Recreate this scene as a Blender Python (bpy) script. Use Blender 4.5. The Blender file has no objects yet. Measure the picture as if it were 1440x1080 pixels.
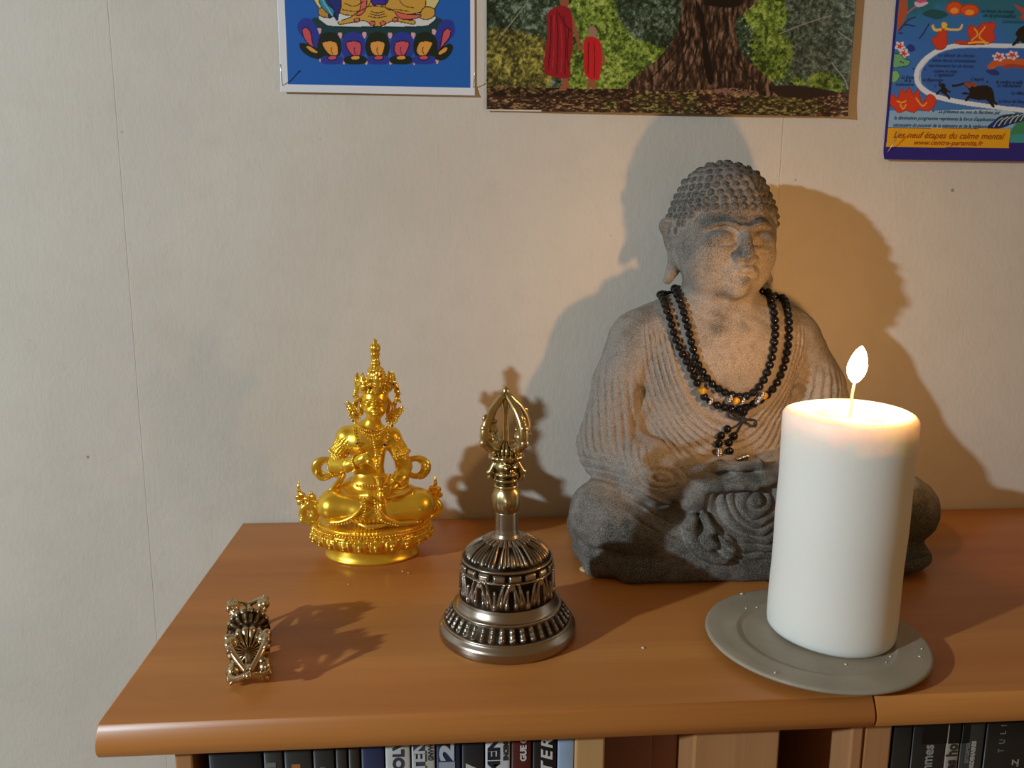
import bpy, math, random
import numpy as np
from mathutils import Vector, Matrix, noise
from mathutils.bvhtree import BVHTree
random.seed(4)
rs = np.random.RandomState(4)
SC = bpy.context.scene
COL = SC.collection
PI = math.pi

# ------------------------------------------------------------------ camera
F = 1139.814
CAMP = np.array([0.0, -0.68288, 0.243])
CR = np.array([0.99721, -0.07438, 0.00601])
CU = np.array([0.00733, 0.17788, 0.98402])
CF = np.array([0.07426, 0.98124, -0.17793])
cd = bpy.data.cameras.new('camera')
cam = bpy.data.objects.new('camera', cd)
COL.objects.link(cam)
cam.matrix_world = Matrix(((CR[0], CU[0], -CF[0], CAMP[0]), (CR[1], CU[1], -CF[1], CAMP[1]), (CR[2], CU[2], -CF[2], CAMP[2]), (0, 0, 0, 1)))
cd.sensor_width = 36
cd.lens = 36 * F / 1440
cd.clip_start = 0.01
cd.dof.use_dof = False
SC.camera = cam

# ------------------------------------------------------------------ world and light
SC.view_settings.view_transform = 'Standard'
SC.view_settings.look = 'None'
SC.view_settings.gamma = 1
SC.view_settings.use_curve_mapping = False
SC.view_settings.exposure = 0.0
w = bpy.data.worlds.new('World')
SC.world = w
w.use_nodes = True
w.node_tree.nodes['Background'].inputs[0].default_value = (1.0, 0.60, 0.27, 1)
w.node_tree.nodes['Background'].inputs[1].default_value = 0.2


def lamp(name, kind, loc, target, power, color, size, size_y=None):
    l = bpy.data.lights.new(name, kind)
    l.energy = power
    l.color = color
    if kind == 'AREA':
        l.size = size
        if size_y:
            l.shape = 'RECTANGLE'
            l.size_y = size_y
    else:
        l.shadow_soft_size = size
    o = bpy.data.objects.new(name, l)
    COL.objects.link(o)
    o.location = loc
    o.rotation_euler = (Vector(target) - Vector(loc)).to_track_quat('-Z', 'Y').to_euler()
    return o


lamp('room_lamp', 'POINT', (-1.66, -1.22, 0.665), (0, -0.1, 0.1), 129, (0.73, 0.88, 0.98), 0.03)


# ------------------------------------------------------------------ helpers
def W(px, py, Y):
    """world point on the plane y = Y seen at photo pixel (px, py)"""
    d = CF + CR * (px - 720) / F - CU * (py - 540) / F
    t = (Y - CAMP[1]) / d[1]
    return CAMP + d * t


def link(name, me, m, parent=None):
    o = bpy.data.objects.new(name, me)
    COL.objects.link(o)
    if m is not None and not me.materials:
        me.materials.append(m)
    if parent is not None:
        o.parent = parent
    return o


def tag(o, label=None, cat=None, group=None, kind=None):
    for k, v in (('label', label), ('category', cat), ('group', group), ('kind', kind)):
        if v:
            o[k] = v
    return o


def thing(name, label, cat, loc=(0, 0, 0), group=None, rot=(0, 0, 0)):
    o = bpy.data.objects.new(name, None)
    COL.objects.link(o)
    o.location = loc
    o.rotation_euler = rot
    o.empty_display_size = 0.01
    return tag(o, label, cat, group)


class MB:
    """collects vertices and faces of one mesh"""
    def __init__(s):
        s.v = []
        s.f = []
        s.n = 0

    def add(s, v, f):
        v = np.asarray(v, float)
        s.v.append(v)
        s.f += [tuple(i + s.n for i in q) for q in f]
        s.n += len(v)
        return s

    def box(s, c, h, rz=0.0):
        P = np.array([[x, y, z] for x in (-1, 1) for y in (-1, 1) for z in (-1, 1)], float) * h
        if rz:
            ca, sa = math.cos(rz), math.sin(rz)
            P = np.stack([P[:, 0] * ca - P[:, 1] * sa, P[:, 0] * sa + P[:, 1] * ca, P[:, 2]], 1)
        return s.add(P + np.array(c), [(0, 1, 3, 2), (4, 6, 7, 5), (0, 4, 5, 1), (2, 3, 7, 6), (0, 2, 6, 4), (1, 5, 7, 3)])

    def ball(s, c, r, nu=10, nv=7, R=None):
        r = np.array([r, r, r]) if np.isscalar(r) else np.array(r)
        V = [(0, 0, 1)]
        for i in range(1, nv):
            a = PI * i / nv
            for j in range(nu):
                b = 2 * PI * j / nu
                V.append((math.sin(a) * math.cos(b), math.sin(a) * math.sin(b), math.cos(a)))
        V.append((0, 0, -1))
        fs = []
        for j in range(nu):
            k = (j + 1) % nu
            fs.append((0, 1 + j, 1 + k))
            for i in range(nv - 2):
                a = 1 + i * nu
                fs.append((a + j, a + nu + j, a + nu + k, a + k))
            a = 1 + (nv - 2) * nu
            fs.append((a + j, len(V) - 1, a + k))
        P = np.array(V) * r
        if R is not None:
            P = P @ np.array(R).T
        return s.add(P + np.array(c), fs)

    def lathe(s, prof, c=(0, 0, 0), n=48, sx=1.0, sy=1.0, disp=None, closed=True):
        prof = np.array(prof, float)
        th = np.arange(n) * 2 * PI / n
        r = prof[:, 0][:, None] * np.ones(n)[None, :]
        z = prof[:, 1][:, None] * np.ones(n)[None, :]
        if disp is not None:
            t = np.gradient(prof, axis=0)
            nn = np.stack([t[:, 1], -t[:, 0]], 1)
            nn /= np.linalg.norm(nn, axis=1)[:, None] + 1e-12
            d = disp(th[None, :] * np.ones_like(r), r, z)
            sg = -1.0 if prof[0, 1] > prof[-1, 1] else 1.0
            r = r + sg * nn[:, 0][:, None] * d
            z = z + sg * nn[:, 1][:, None] * d
        P = np.stack([r * np.cos(th) * sx + c[0], r * np.sin(th) * sy + c[1], z + c[2]], 2).reshape(-1, 3)
        m = len(prof)
        fs = []
        for i in range(m - 1):
            for j in range(n):
                k = (j + 1) % n
                fs.append((i * n + j, i * n + k, (i + 1) * n + k, (i + 1) * n + j))
        if closed:
            fs.append(tuple(range(n))[::-1])
            fs.append(tuple((m - 1) * n + j for j in range(n)))
        return s.add(P, fs)

    def tube(s, pts, r, n=8, flat=None):
        pts = np.array(pts, float)
        m = len(pts)
        r = np.ones(m) * r if np.isscalar(r) else np.array(r, float)
        T = np.gradient(pts, axis=0)
        T /= np.linalg.norm(T, axis=1)[:, None] + 1e-12
        up = np.array([0, 0, 1.0]) if abs(T[0][2]) < 0.9 else np.array([1.0, 0, 0])
        N = np.cross(T[0], up)
        N /= np.linalg.norm(N)
        V = []
        for i in range(m):
            N = N - T[i] * (N @ T[i])
            N /= np.linalg.norm(N) + 1e-12
            B = np.cross(T[i], N)
            for j in range(n):
                a = 2 * PI * j / n
                f2 = 1.0 if flat is None else flat
                V.append(pts[i] + r[i] * (N * math.cos(a) + B * math.sin(a) * f2))
        fs = []
        for i in range(m - 1):
            for j in range(n):
                k = (j + 1) % n
                fs.append((i * n + j, i * n + k, (i + 1) * n + k, (i + 1) * n + j))
        fs.append(tuple(range(n))[::-1])
        fs.append(tuple((m - 1) * n + j for j in range(n)))
        return s.add(V, fs)

    def mesh(s, name, smooth=True):
        me = bpy.data.meshes.new(name)
        me.from_pydata(np.concatenate(s.v).tolist(), [], s.f)
        if smooth:
            me.polygons.foreach_set('use_smooth', np.ones(len(me.polygons), bool))
        me.update()
        return me

    def build(s, name, m, parent=None, smooth=True):
        return link(name, s.mesh(name, smooth), m, parent)


def spline(pts, n=8, closed=False):
    """Catmull-Rom through pts"""
    P = np.array(pts, float)
    out = []
    N = len(P)
    rng = range(N if closed else N - 1)
    for i in rng:
        if closed:
            a, b, c, d = P[(i - 1) % N], P[i], P[(i + 1) % N], P[(i + 2) % N]
        else:
            b, c = P[i], P[i + 1]
            a = P[i - 1] if i > 0 else 2 * b - c
            d = P[i + 2] if i + 2 < N else 2 * c - b
        for k in range(n):
            t = k / n
            out.append(0.5 * (2 * b + (c - a) * t + (2 * a - 5 * b + 4 * c - d) * t * t + (3 * b - a - 3 * c + d) * t ** 3))
    if not closed:
        out.append(P[-1])
    return np.array(out)


# signed distance sculpting: smooth unions on a grid, meshed with surface nets
class Clay:
    def __init__(s, lo, hi, h):
        s.h = h
        s.lo = np.array(lo, float)
        s.ax = [np.arange(lo[i], hi[i] + h, h).astype(np.float32) for i in range(3)]
        s.D = np.full([len(a) for a in s.ax], 0.05, np.float32)

    def sub(s, lo, hi):
        sl = []
        for i in range(3):
            a = int(np.searchsorted(s.ax[i], lo[i]))
            b = int(np.searchsorted(s.ax[i], hi[i]))
            sl.append(slice(a, max(b, a)))
        X = s.ax[0][sl[0]][:, None, None]
        Y = s.ax[1][sl[1]][None, :, None]
        Z = s.ax[2][sl[2]][None, None, :]
        return tuple(sl), X, Y, Z

    rot = None

    def op(s, fn, lo, hi, k=0.0, mode='add'):
        m = k + 4 * s.h
        if s.rot is not None:
            # everything sculpted while rot = (cx, cy, angle) is set is turned about that vertical axis
            cx, cy, an = s.rot
            ca, sa = math.cos(an), math.sin(an)
            P = [(cx + (x - cx) * ca - (y - cy) * sa, cy + (x - cx) * sa + (y - cy) * ca) for x in (lo[0], hi[0]) for y in (lo[1], hi[1])]
            f0 = fn
            fn = lambda X, Y, Z: f0(cx + (X - cx) * ca + (Y - cy) * sa, cy - (X - cx) * sa + (Y - cy) * ca, Z)
            lo = (min(p[0] for p in P), min(p[1] for p in P), lo[2])
            hi = (max(p[0] for p in P), max(p[1] for p in P), hi[2])
        sl, X, Y, Z = s.sub(np.array(lo) - m, np.array(hi) + m)
        if 0 in s.D[sl].shape:
            return s
        d = fn(X, Y, Z).astype(np.float32)
        a = s.D[sl]
        if mode == 'cut':
            d = -d
            if k > 0:
                hh = np.maximum(k - np.abs(a - d), 0) / k
                s.D[sl] = np.maximum(a, d) + hh * hh * k * 0.25
            else:
                s.D[sl] = np.maximum(a, d)
        else:
            if k > 0:
                hh = np.maximum(k - np.abs(a - d), 0) / k
                s.D[sl] = np.minimum(a, d) - hh * hh * k * 0.25
            else:
                s.D[sl] = np.minimum(a, d)
        return s

    def ell(s, c, r, k=0.0, R=None, mode='add'):
        c = np.array(c, float)
        r = np.array([r] * 3 if np.isscalar(r) else r, float)
        ext = r if R is None else np.full(3, r.max())
        Rt = None if R is None else np.array(R).T

        def fn(X, Y, Z):
            x, y, z = X - c[0], Y - c[1], Z - c[2]
            if Rt is not None:
                x, y, z = (Rt[0, 0] * x + Rt[0, 1] * y + Rt[0, 2] * z, Rt[1, 0] * x + Rt[1, 1] * y + Rt[1, 2] * z, Rt[2, 0] * x + Rt[2, 1] * y + Rt[2, 2] * z)
            k0 = np.sqrt((x / r[0]) ** 2 + (y / r[1]) ** 2 + (z / r[2]) ** 2)
            k1 = np.sqrt((x / r[0] ** 2) ** 2 + (y / r[1] ** 2) ** 2 + (z / r[2] ** 2) ** 2) + 1e-9
            return k0 * (k0 - 1) / k1
        return s.op(fn, c - ext, c + ext, k, mode)

    def cap(s, a, b, r1, r2=None, k=0.0, mode='add', sy=1.0):
        a = np.array(a, float)
        b = np.array(b, float)
        r2 = r1 if r2 is None else r2
        d = b - a
        L = d @ d + 1e-12

        def fn(X, Y, Z):
            t = np.clip(((X - a[0]) * d[0] + (Y - a[1]) * d[1] + (Z - a[2]) * d[2]) / L, 0, 1)
            x, y, z = X - a[0] - t * d[0], (Y - a[1] - t * d[1]) / sy, Z - a[2] - t * d[2]
            return (np.sqrt(x * x + y * y + z * z) - (r1 + t * (r2 - r1))) * min(1, sy)
        m = max(r1, r2) * max(1, sy)
        return s.op(fn, np.minimum(a, b) - m, np.maximum(a, b) + m, k, mode)

    def chain(s, pts, rad, k=0.0, mode='add', sy=1.0):
        for i in range(len(pts) - 1):
            r1 = rad if np.isscalar(rad) else rad[i]
            r2 = rad if np.isscalar(rad) else rad[i + 1]
            s.cap(pts[i], pts[i + 1], r1, r2, k if i == 0 else min(k, r1 * 0.5), mode, sy)
        return s

    def box(s, c, hs, rr, k=0.0, R=None, mode='add'):
        c = np.array(c, float)
        hs = np.array(hs, float)
        ext = hs if R is None else np.full(3, np.linalg.norm(hs))
        Rt = None if R is None else np.array(R).T

        def fn(X, Y, Z):
            x, y, z = X - c[0], Y - c[1], Z - c[2]
            if Rt is not None:
                x, y, z = (Rt[0, 0] * x + Rt[0, 1] * y + Rt[0, 2] * z, Rt[1, 0] * x + Rt[1, 1] * y + Rt[1, 2] * z, Rt[2, 0] * x + Rt[2, 1] * y + Rt[2, 2] * z)
            qx, qy, qz = np.abs(x) - hs[0] + rr, np.abs(y) - hs[1] + rr, np.abs(z) - hs[2] + rr
            return np.sqrt(np.maximum(qx, 0) ** 2 + np.maximum(qy, 0) ** 2 + np.maximum(qz, 0) ** 2) + np.minimum(np.maximum(qx, np.maximum(qy, qz)), 0) - rr
        return s.op(fn, c - ext, c + ext, k, mode)

    def warp(s, fn, lo, hi):
        sl, X, Y, Z = s.sub(lo, hi)
        s.D[sl] += fn(X, Y, Z).astype(np.float32)
        return s

    def mesh(s, name):
        D = s.D
        I = D < 0
        nx, ny, nz = D.shape
        c = np.zeros((nx - 1, ny - 1, nz - 1), np.uint8)
        for i in (0, 1):
            for j in (0, 1):
                for k in (0, 1):
                    c += I[i:nx - 1 + i, j:ny - 1 + j, k:nz - 1 + k]
        act = np.argwhere((c > 0) & (c < 8))
        idx = np.full(c.shape, -1, np.int32)
        idx[act[:, 0], act[:, 1], act[:, 2]] = np.arange(len(act))
        acc = np.zeros((len(act), 3))
        cnt = np.zeros(len(act))
        for ax in range(3):
            o1, o2 = [i for i in range(3) if i != ax]
            for a in (0, 1):
                for b in (0, 1):
                    off = np.zeros(3, int)
                    off[o1] = a
                    off[o2] = b
                    p = act + off
                    q = p.copy()
                    q[:, ax] += 1
                    d0 = D[p[:, 0], p[:, 1], p[:, 2]]
                    d1 = D[q[:, 0], q[:, 1], q[:, 2]]
                    m = (d0 < 0) != (d1 < 0)
                    t = d0[m] / (d0[m] - d1[m])
                    pt = p[m].astype(float)
                    pt[:, ax] += t
                    acc[m] += pt
                    cnt[m] += 1
        V = acc / cnt[:, None] * s.h + np.array([a[0] for a in s.ax])
        quads = []
        for ax in range(3):
            o1, o2 = [(1, 2), (2, 0), (0, 1)][ax]
            sa = [slice(None)] * 3
            sb = [slice(None)] * 3
            sa[ax] = slice(0, -1)
            sb[ax] = slice(1, None)
            A, B = I[tuple(sa)], I[tuple(sb)]
            e = np.argwhere(A != B)
            e = e[(e[:, o1] > 0) & (e[:, o2] > 0) & (e[:, o1] < D.shape[o1] - 1) & (e[:, o2] < D.shape[o2] - 1)]
            ins = A[e[:, 0], e[:, 1], e[:, 2]]
            Q = []
            for a, b in ((1, 1), (0, 1), (0, 0), (1, 0)):
                g = e.copy()
                g[:, o1] -= a
                g[:, o2] -= b
                Q.append(idx[g[:, 0], g[:, 1], g[:, 2]])
            Q = np.stack(Q, 1)
            Q[~ins] = Q[~ins][:, ::-1]
            quads.append(Q)
        Q = np.concatenate(quads)
        Q = Q[(Q >= 0).all(1)]
        me = bpy.data.meshes.new(name)
        me.vertices.add(len(V))
        me.vertices.foreach_set('co', V.astype(np.float32).ravel())
        me.loops.add(Q.size)
        me.loops.foreach_set('vertex_index', Q.astype(np.int32).ravel())
        me.polygons.add(len(Q))
        me.polygons.foreach_set('loop_start', np.arange(0, Q.size, 4, dtype=np.int32))
        me.polygons.foreach_set('loop_total', np.full(len(Q), 4, np.int32))
        me.polygons.foreach_set('use_smooth', np.ones(len(Q), bool))
        me.update()
        me.validate()
        return me

    def build(s, name, m, parent=None):
        return link(name, s.mesh(name), m, parent)


def RX(a):
    return np.array([[1, 0, 0], [0, math.cos(a), -math.sin(a)], [0, math.sin(a), math.cos(a)]])


def RY(a):
    return np.array([[math.cos(a), 0, math.sin(a)], [0, 1, 0], [-math.sin(a), 0, math.cos(a)]])


def RZ(a):
    return np.array([[math.cos(a), -math.sin(a), 0], [math.sin(a), math.cos(a), 0], [0, 0, 1]])


# ------------------------------------------------------------------ materials
def s2l(c):
    return tuple(((x / 255) / 12.92 if x / 255 <= 0.04045 else ((x / 255 + 0.055) / 1.055) ** 2.4) for x in c)


class M:
    def __init__(s, name, base=(0.8, 0.8, 0.8), rough=0.5, metal=0.0, **kw):
        s.m = bpy.data.materials.new(name)
        s.m.use_nodes = True
        s.t = s.m.node_tree
        s.b = s.t.nodes['Principled BSDF']
        s.b.inputs['Base Color'].default_value = (*base, 1)
        s.b.inputs['Roughness'].default_value = rough
        s.b.inputs['Metallic'].default_value = metal
        for k, v in kw.items():
            s.b.inputs[k.replace('_', ' ')].default_value = v

    def n(s, typ, **kw):
        x = s.t.nodes.new(typ)
        for k, v in kw.items():
            if k.startswith('i_'):
                x.inputs[k[2:].replace('_', ' ')].default_value = v
            else:
                setattr(x, k, v)
        return x

    def l(s, a, b):
        s.t.links.new(a, b)

    def coord(s, scale=(1, 1, 1), src='Object'):
        tc = s.n('ShaderNodeTexCoord')
        mp = s.n('ShaderNodeMapping')
        mp.inputs['Scale'].default_value = scale
        s.l(tc.outputs[src], mp.inputs['Vector'])
        return mp.outputs['Vector']

    def noise(s, vec, scale, detail=4, rough=0.5, dist=0.0):
        x = s.n('ShaderNodeTexNoise')
        x.inputs['Scale'].default_value = scale
        x.inputs['Detail'].default_value = detail
        x.inputs['Roughness'].default_value = rough
        x.inputs['Distortion'].default_value = dist
        if vec is not None:
            s.l(vec, x.inputs['Vector'])
        return x.outputs['Fac']

    def ramp(s, fac, stops):
        r = s.n('ShaderNodeValToRGB')
        e = r.color_ramp.elements
        while len(e) < len(stops):
            e.new(0.5)
        for el, (p, c) in zip(e, stops):
            el.position = p
            el.color = (*c, 1) if len(c) == 3 else c
        s.l(fac, r.inputs['Fac'])
        return r.outputs['Color']

    def mix(s, fac, a, b, mode='MIX'):
        x = s.n('ShaderNodeMix', data_type='RGBA', blend_type=mode)
        for sock, v in ((0, fac), (6, a), (7, b)):
            if hasattr(v, 'node'):
                s.l(v, x.inputs[sock])
            else:
                x.inputs[sock].default_value = v if sock == 0 else ((*v, 1) if len(v) == 3 else v)
        return x.outputs[2]

    def math(s, op, a, b=0.0, clamp=False):
        x = s.n('ShaderNodeMath', operation=op, use_clamp=clamp)
        for i, v in enumerate((a, b)):
            if hasattr(v, 'node'):
                s.l(v, x.inputs[i])
            else:
                x.inputs[i].default_value = v
        return x.outputs[0]

    def sep(s, vec):
        x = s.n('ShaderNodeSeparateXYZ')
        s.l(vec, x.inputs[0])
        return x.outputs

    def bump(s, h, strength, dist=0.001):
        x = s.n('ShaderNodeBump')
        x.inputs['Strength'].default_value = strength
        x.inputs['Distance'].default_value = dist
        s.l(h, x.inputs['Height'])
        s.l(x.outputs[0], s.b.inputs['Normal'])
        return s

    def base(s, c):
        s.l(c, s.b.inputs['Base Color'])
        return s


def wood(name, c1, c2, c3, axis=0, rough=0.35):
    m = M(name, rough=rough)
    sc = [60, 60, 60]
    sc[axis] = 2.2
    v = m.coord(sc)
    a = m.noise(v, 1.0, 6, 0.6, 0.4)
    sc2 = [14, 14, 14]
    sc2[axis] = 0.8
    b = m.noise(m.coord(sc2), 1.0, 3, 0.5, 0.6)
    sc3 = [500, 500, 500]
    sc3[axis] = 12
    f = m.noise(m.coord(sc3), 1.0, 2, 0.5)
    col = m.ramp(b, [(0.3, c1), (0.55, c2), (0.75, c3)])
    col = m.mix(m.ramp(a, [(0.42, (0, 0, 0)), (0.7, (0.4, 0.4, 0.4))]), col, c1)
    col = m.mix(m.ramp(f, [(0.55, (0, 0, 0)), (0.75, (0.18, 0.18, 0.18))]), col, tuple(x * 0.7 for x in c1))
    m.base(col)
    m.bump(f, 0.15, 0.0003)
    return m.m


WOODTOP = wood('cherry_veneer', s2l((164, 103, 48)), s2l((187, 121, 59)), s2l((202, 139, 71)), 0, 0.36)
WOODV = wood('upright_veneer', s2l((165, 112, 70)), s2l((184, 133, 88)), s2l((196, 148, 102)), 2, 0.42)
WOODPALE = wood('pale_upright', s2l((192, 148, 96)), s2l((204, 163, 110)), s2l((214, 175, 124)), 2, 0.42)
WOODRED = wood('reddish_board', s2l((128, 84, 62)), s2l((146, 98, 72)), s2l((158, 110, 82)), 2, 0.45)

# ------------------------------------------------------------------ wall (structure)
SEAMS = (W(153, 22, 0)[0], W(1098, 230, 0)[0])
wm = M('cream_wallpaper', rough=0.85, Specular_IOR_Level=0.25)
v = wm.coord()
big = wm.noise(v, 5.0, 5, 0.6)
mid = wm.noise(v, 45.0, 5, 0.6)
col = wm.ramp(big, [(0.3, s2l((200, 194, 182))), (0.55, s2l((208, 202, 190))), (0.75, s2l((214, 208, 198)))])
col = wm.mix(wm.ramp(mid, [(0.5, (0, 0, 0)), (0.8, (0.35, 0.35, 0.35))]), col, s2l((192, 184, 170)))
sp = wm.n('ShaderNodeTexVoronoi', i_Scale=16.0)
wm.l(v, sp.inputs['Vector'])
col = wm.mix(wm.ramp(sp.outputs['Distance'], [(0.018, (0.7, 0.7, 0.7)), (0.03, (0, 0, 0))]), col, s2l((120, 104, 88)))
X = wm.sep(v)[0]
Zs = wm.sep(v)[2]
seam = None
for sx in SEAMS:
    d = wm.math('ABSOLUTE', wm.math('SUBTRACT', X, sx))
    d = wm.math('SUBTRACT', 1.0, wm.math('MULTIPLY', d, 1600.0), True)
    seam = d if seam is None else wm.math('MAXIMUM', seam, d)
brk = wm.noise(wm.coord((1, 1, 14)), 1.0, 2)
seamv = wm.math('MULTIPLY', seam, wm.math('MULTIPLY', brk, 0.4))
col = wm.mix(seamv, col, s2l((128, 112, 94)))
wm.base(col)
fine = wm.noise(wm.coord((1, 1, 0.55)), 260.0, 6, 0.65)
fib = wm.noise(wm.coord((420, 1, 60)), 1.0, 3, 0.6)
crk = wm.noise(v, 30.0, 8, 0.7, 1.5)
hgt = wm.math('ADD', wm.math('MULTIPLY', fine, 0.6), wm.math('MULTIPLY', fib, 0.18))
hgt = wm.math('ADD', hgt, wm.math('MULTIPLY', crk, 0.7))
hgt = wm.math('SUBTRACT', hgt, wm.math('MULTIPLY', seam, 0.4))
wm.bump(hgt, 0.42, 0.0012)
mb = MB().box((0, 0.05, 0.1), (3.0, 0.05, 1.4))
tag(mb.build('wall_back', wm.m, None, False), kind='structure')
fl = M('grey_floor', s2l((120, 110, 100)), 0.6)
nn = fl.noise(fl.coord(), 6.0)
fl.base(fl.ramp(nn, [(0.3, s2l((105, 96, 86))), (0.7, s2l((128, 118, 106)))]))
tag(MB().box((0, -1.5, -1.325), (3.0, 1.6, 0.025)).build('floor', fl.m, None, False), kind='structure')

# ------------------------------------------------------------------ bookcases
XL = -0.1798


def board(x0, x1, name, parent, m):
    # section in (Y, Z): flat top, rounded nosed front edge
    sec = [(-0.004, 0.0), (-0.2950, 0.0), (-0.2962, -0.0006), (-0.2980, -0.0035), (-0.2996, -0.0065), (-0.3006, -0.0095), (-0.3010, -0.0120), (-0.3006, -0.0145), (-0.2992, -0.0168), (-0.2965, -0.0180), (-0.004, -0.0180)]
    n = len(sec)
    b = 0.0007
    V, Fs = [], []
    rings = [(x0, 0.9985), (x0 + b, 1.0), (x1 - b, 1.0), (x1, 0.9985)]
    for x, k in rings:
        for (y, z) in sec:
            yc, zc = -0.15, -0.009
            V.append((x, yc + (y - yc) * k, zc + (z - zc) * (1 - (1 - k) * 30)))
    for r in range(3):
        for i in range(n):
            j = (i + 1) % n
            Fs.append((r * n + i, r * n + j, (r + 1) * n + j, (r + 1) * n + i))
    Fs.append(tuple(range(n))[::-1])
    Fs.append(tuple(3 * n + i for i in range(n)))
    mb = MB().add(V, Fs)
    o = mb.build(name, m, parent, True)
    try:
        o.data.set_sharp_from_angle(angle=math.radians(28))
    except Exception:
        pass
    return o


def panel(name, parent, m, x0, x1, y0, y1, z0=-0.40, z1=-0.0182):
    o = MB().box(((x0 + x1) / 2, (y0 + y1) / 2, (z0 + z1) / 2), ((x1 - x0) / 2, (y1 - y0) / 2, (z1 - z0) / 2)).build(name, m, parent, False)
    bv = o.modifiers.new('b', 'BEVEL')
    bv.width = 0.0012
    bv.segments = 2
    return o


XJ = W(1229, 990, -0.297)[0]
bcL = thing('bookcase', 'long cherry veneer bookcase whose top board carries the statues, bell and candle', 'bookcase', (0, 0, 0))
board(XL, XJ - 0.0006, 'top_board', bcL, WOODTOP)
XFR = -0.281


def fx(px, Y=XFR):
    return W(px, 1052, Y)[0]


panel('side_panel', bcL, WOODV, fx(244), fx(270), XFR, -0.006)
panel('upright', bcL, WOODPALE, fx(809), fx(851), XFR, -0.20)
panel('inner_board', bcL, WOODRED, fx(851) + 0.0003, fx(930), -0.262, -0.20)
panel('inner_board', bcL, WOODRED, fx(930) + 0.0006, fx(976) - .0003, -0.252, -0.20)
panel('front_post', bcL, WOODV, fx(976), fx(1096), XFR, -0.20)
panel('side_panel', bcL, WOODV, W(1196, 1052, XFR)[0], fx(1213), XFR, -0.006)
panel('back_panel', bcL, M('dark_back', s2l((60, 44, 34)), 0.7).m, fx(270) + .0003, fx(1213) - 0.004, -0.014, -0.006)
o = MB().box(((fx(244) + fx(1213)) / 2, -0.145, -0.292), ((fx(1213) - fx(244)) / 2 - 0.01, 0.13, 0.009)).build('shelf', WOODTOP, bcL, False)
bcR = thing('bookcase', 'second bookcase at the right, joined to the long one in front of the candle', 'bookcase', (0, 0, 0))
board(XJ + 0.0006, 0.62, 'top_board', bcR, WOODTOP)
panel('side_panel', bcR, WOODV, fx(1214) + 0.0006, fx(1254), XFR + 0.001, -0.006)
panel('side_panel', bcR, WOODV, 0.600, 0.616, XFR, -0.006)
panel('back_panel', bcR, M('dark_back2', s2l((60, 44, 34)), 0.7).m, fx(1254) + .0003, 0.5997, -0.014, -0.006)
MB().box(((fx(1254) + .6) / 2, -0.145, -0.292), ((.6 - fx(1254)) / 2 - 0.001, 0.13, 0.009)).build('shelf', WOODTOP, bcR, False)


# ------------------------------------------------------------------ text
def text_mesh(txt, size, m, parent, name, place, rot=(0, 0, 0), shear=0.0, sx=1.0, bold=0.0, align='LEFT', spacing=1.0, extr=0.0001):
    c = bpy.data.curves.new(name, 'FONT')
    c.body = txt
    c.size = size
    c.shear = shear
    c.align_x = align
    c.offset = bold
    c.extrude = extr
    c.space_character = spacing
    c.resolution_u = 3
    t = bpy.data.objects.new('t', c)
    COL.objects.link(t)
    bpy.context.view_layer.update()
    me = bpy.data.meshes.new_from_object(t.evaluated_get(bpy.context.evaluated_depsgraph_get()))
    bpy.data.objects.remove(t)
    me.transform(Matrix.Diagonal((sx, 1, 1, 1)))
    me.materials.clear()
    o = link(name, me, m, parent)
    o.location = place
    o.rotation_euler = rot
    return o


# ------------------------------------------------------------------ books
PAGE = M('page_block', s2l((200, 192, 172)), 0.9)
PAGE.bump(PAGE.noise(PAGE.coord((900, 1, 1)), 1.0), 0.3, 0.0003)
PAGEM = PAGE.m


def cover_mat(name, rgb, rough=0.4):
    m = M(name, s2l(rgb), rough)
    c = m.noise(m.coord(), 70.0, 3)
    a = s2l(rgb)
    m.base(m.ramp(c, [(0.3, tuple(x * 0.85 for x in a)), (0.7, tuple(min(1, x * 1.1) for x in a))]))
    return m.m


def book(px0, px1, rgb, label, ztop, Y=-0.279, curve=0.0007, H=0.235, bookname='book', rough=0.4):
    x0, x1 = fx(px0, Y) + 0.0003, fx(px1, Y) - 0.0003
    w2 = (x1 - x0) / 2
    t = thing(bookname, label, 'book', ((x0 + x1) / 2, Y, ztop - H))
    # cover: U section extruded vertically (rounded spine towards the viewer)
    n = 9
    D = 0.17
    th = 0.0012
    outer = [(-w2, D), (-w2, curve + .001)] + [(-w2 * math.cos(PI * i / n), curve * (1 - math.sin(PI * i / n))) for i in range(n + 1)] + [(w2, curve + .001), (w2, D)]
    inner = [(max(-w2 + th, min(w2 - th, x)), max(y, 0) + (th if y < D - 0.01 else 0)) for x, y in outer]
    N = len(outer)
    V = [(x, y, z) for z in (0, H) for x, y in outer] + [(x, y, z) for z in (0, H) for x, y in inner]
    Fs = []
    for i in range(N - 1):
        Fs.append((i, i + 1, N + i + 1, N + i))
        Fs.append((2 * N + i, 3 * N + i, 3 * N + i + 1, 2 * N + i + 1))
        Fs.append((N + i, N + i + 1, 3 * N + i + 1, 3 * N + i))
        Fs.append((i + 1, i, 2 * N + i, 2 * N + i + 1))
    Fs.append((0, N, 3 * N, 2 * N))
    Fs.append((N - 1, 3 * N - 1, 4 * N - 1, 2 * N - 1))
    MB().add(V, Fs).build('cover', cover_mat('cover_' + str(px0), rgb, rough), t)
    MB().box((0, D / 2 + 0.0018, H / 2), (w2 - th - 0.0003, D / 2 - 0.004, H / 2 - 0.003)).build('page_block', PAGEM, t, False)
    return t, x0, x1, Y, H, curve


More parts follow.
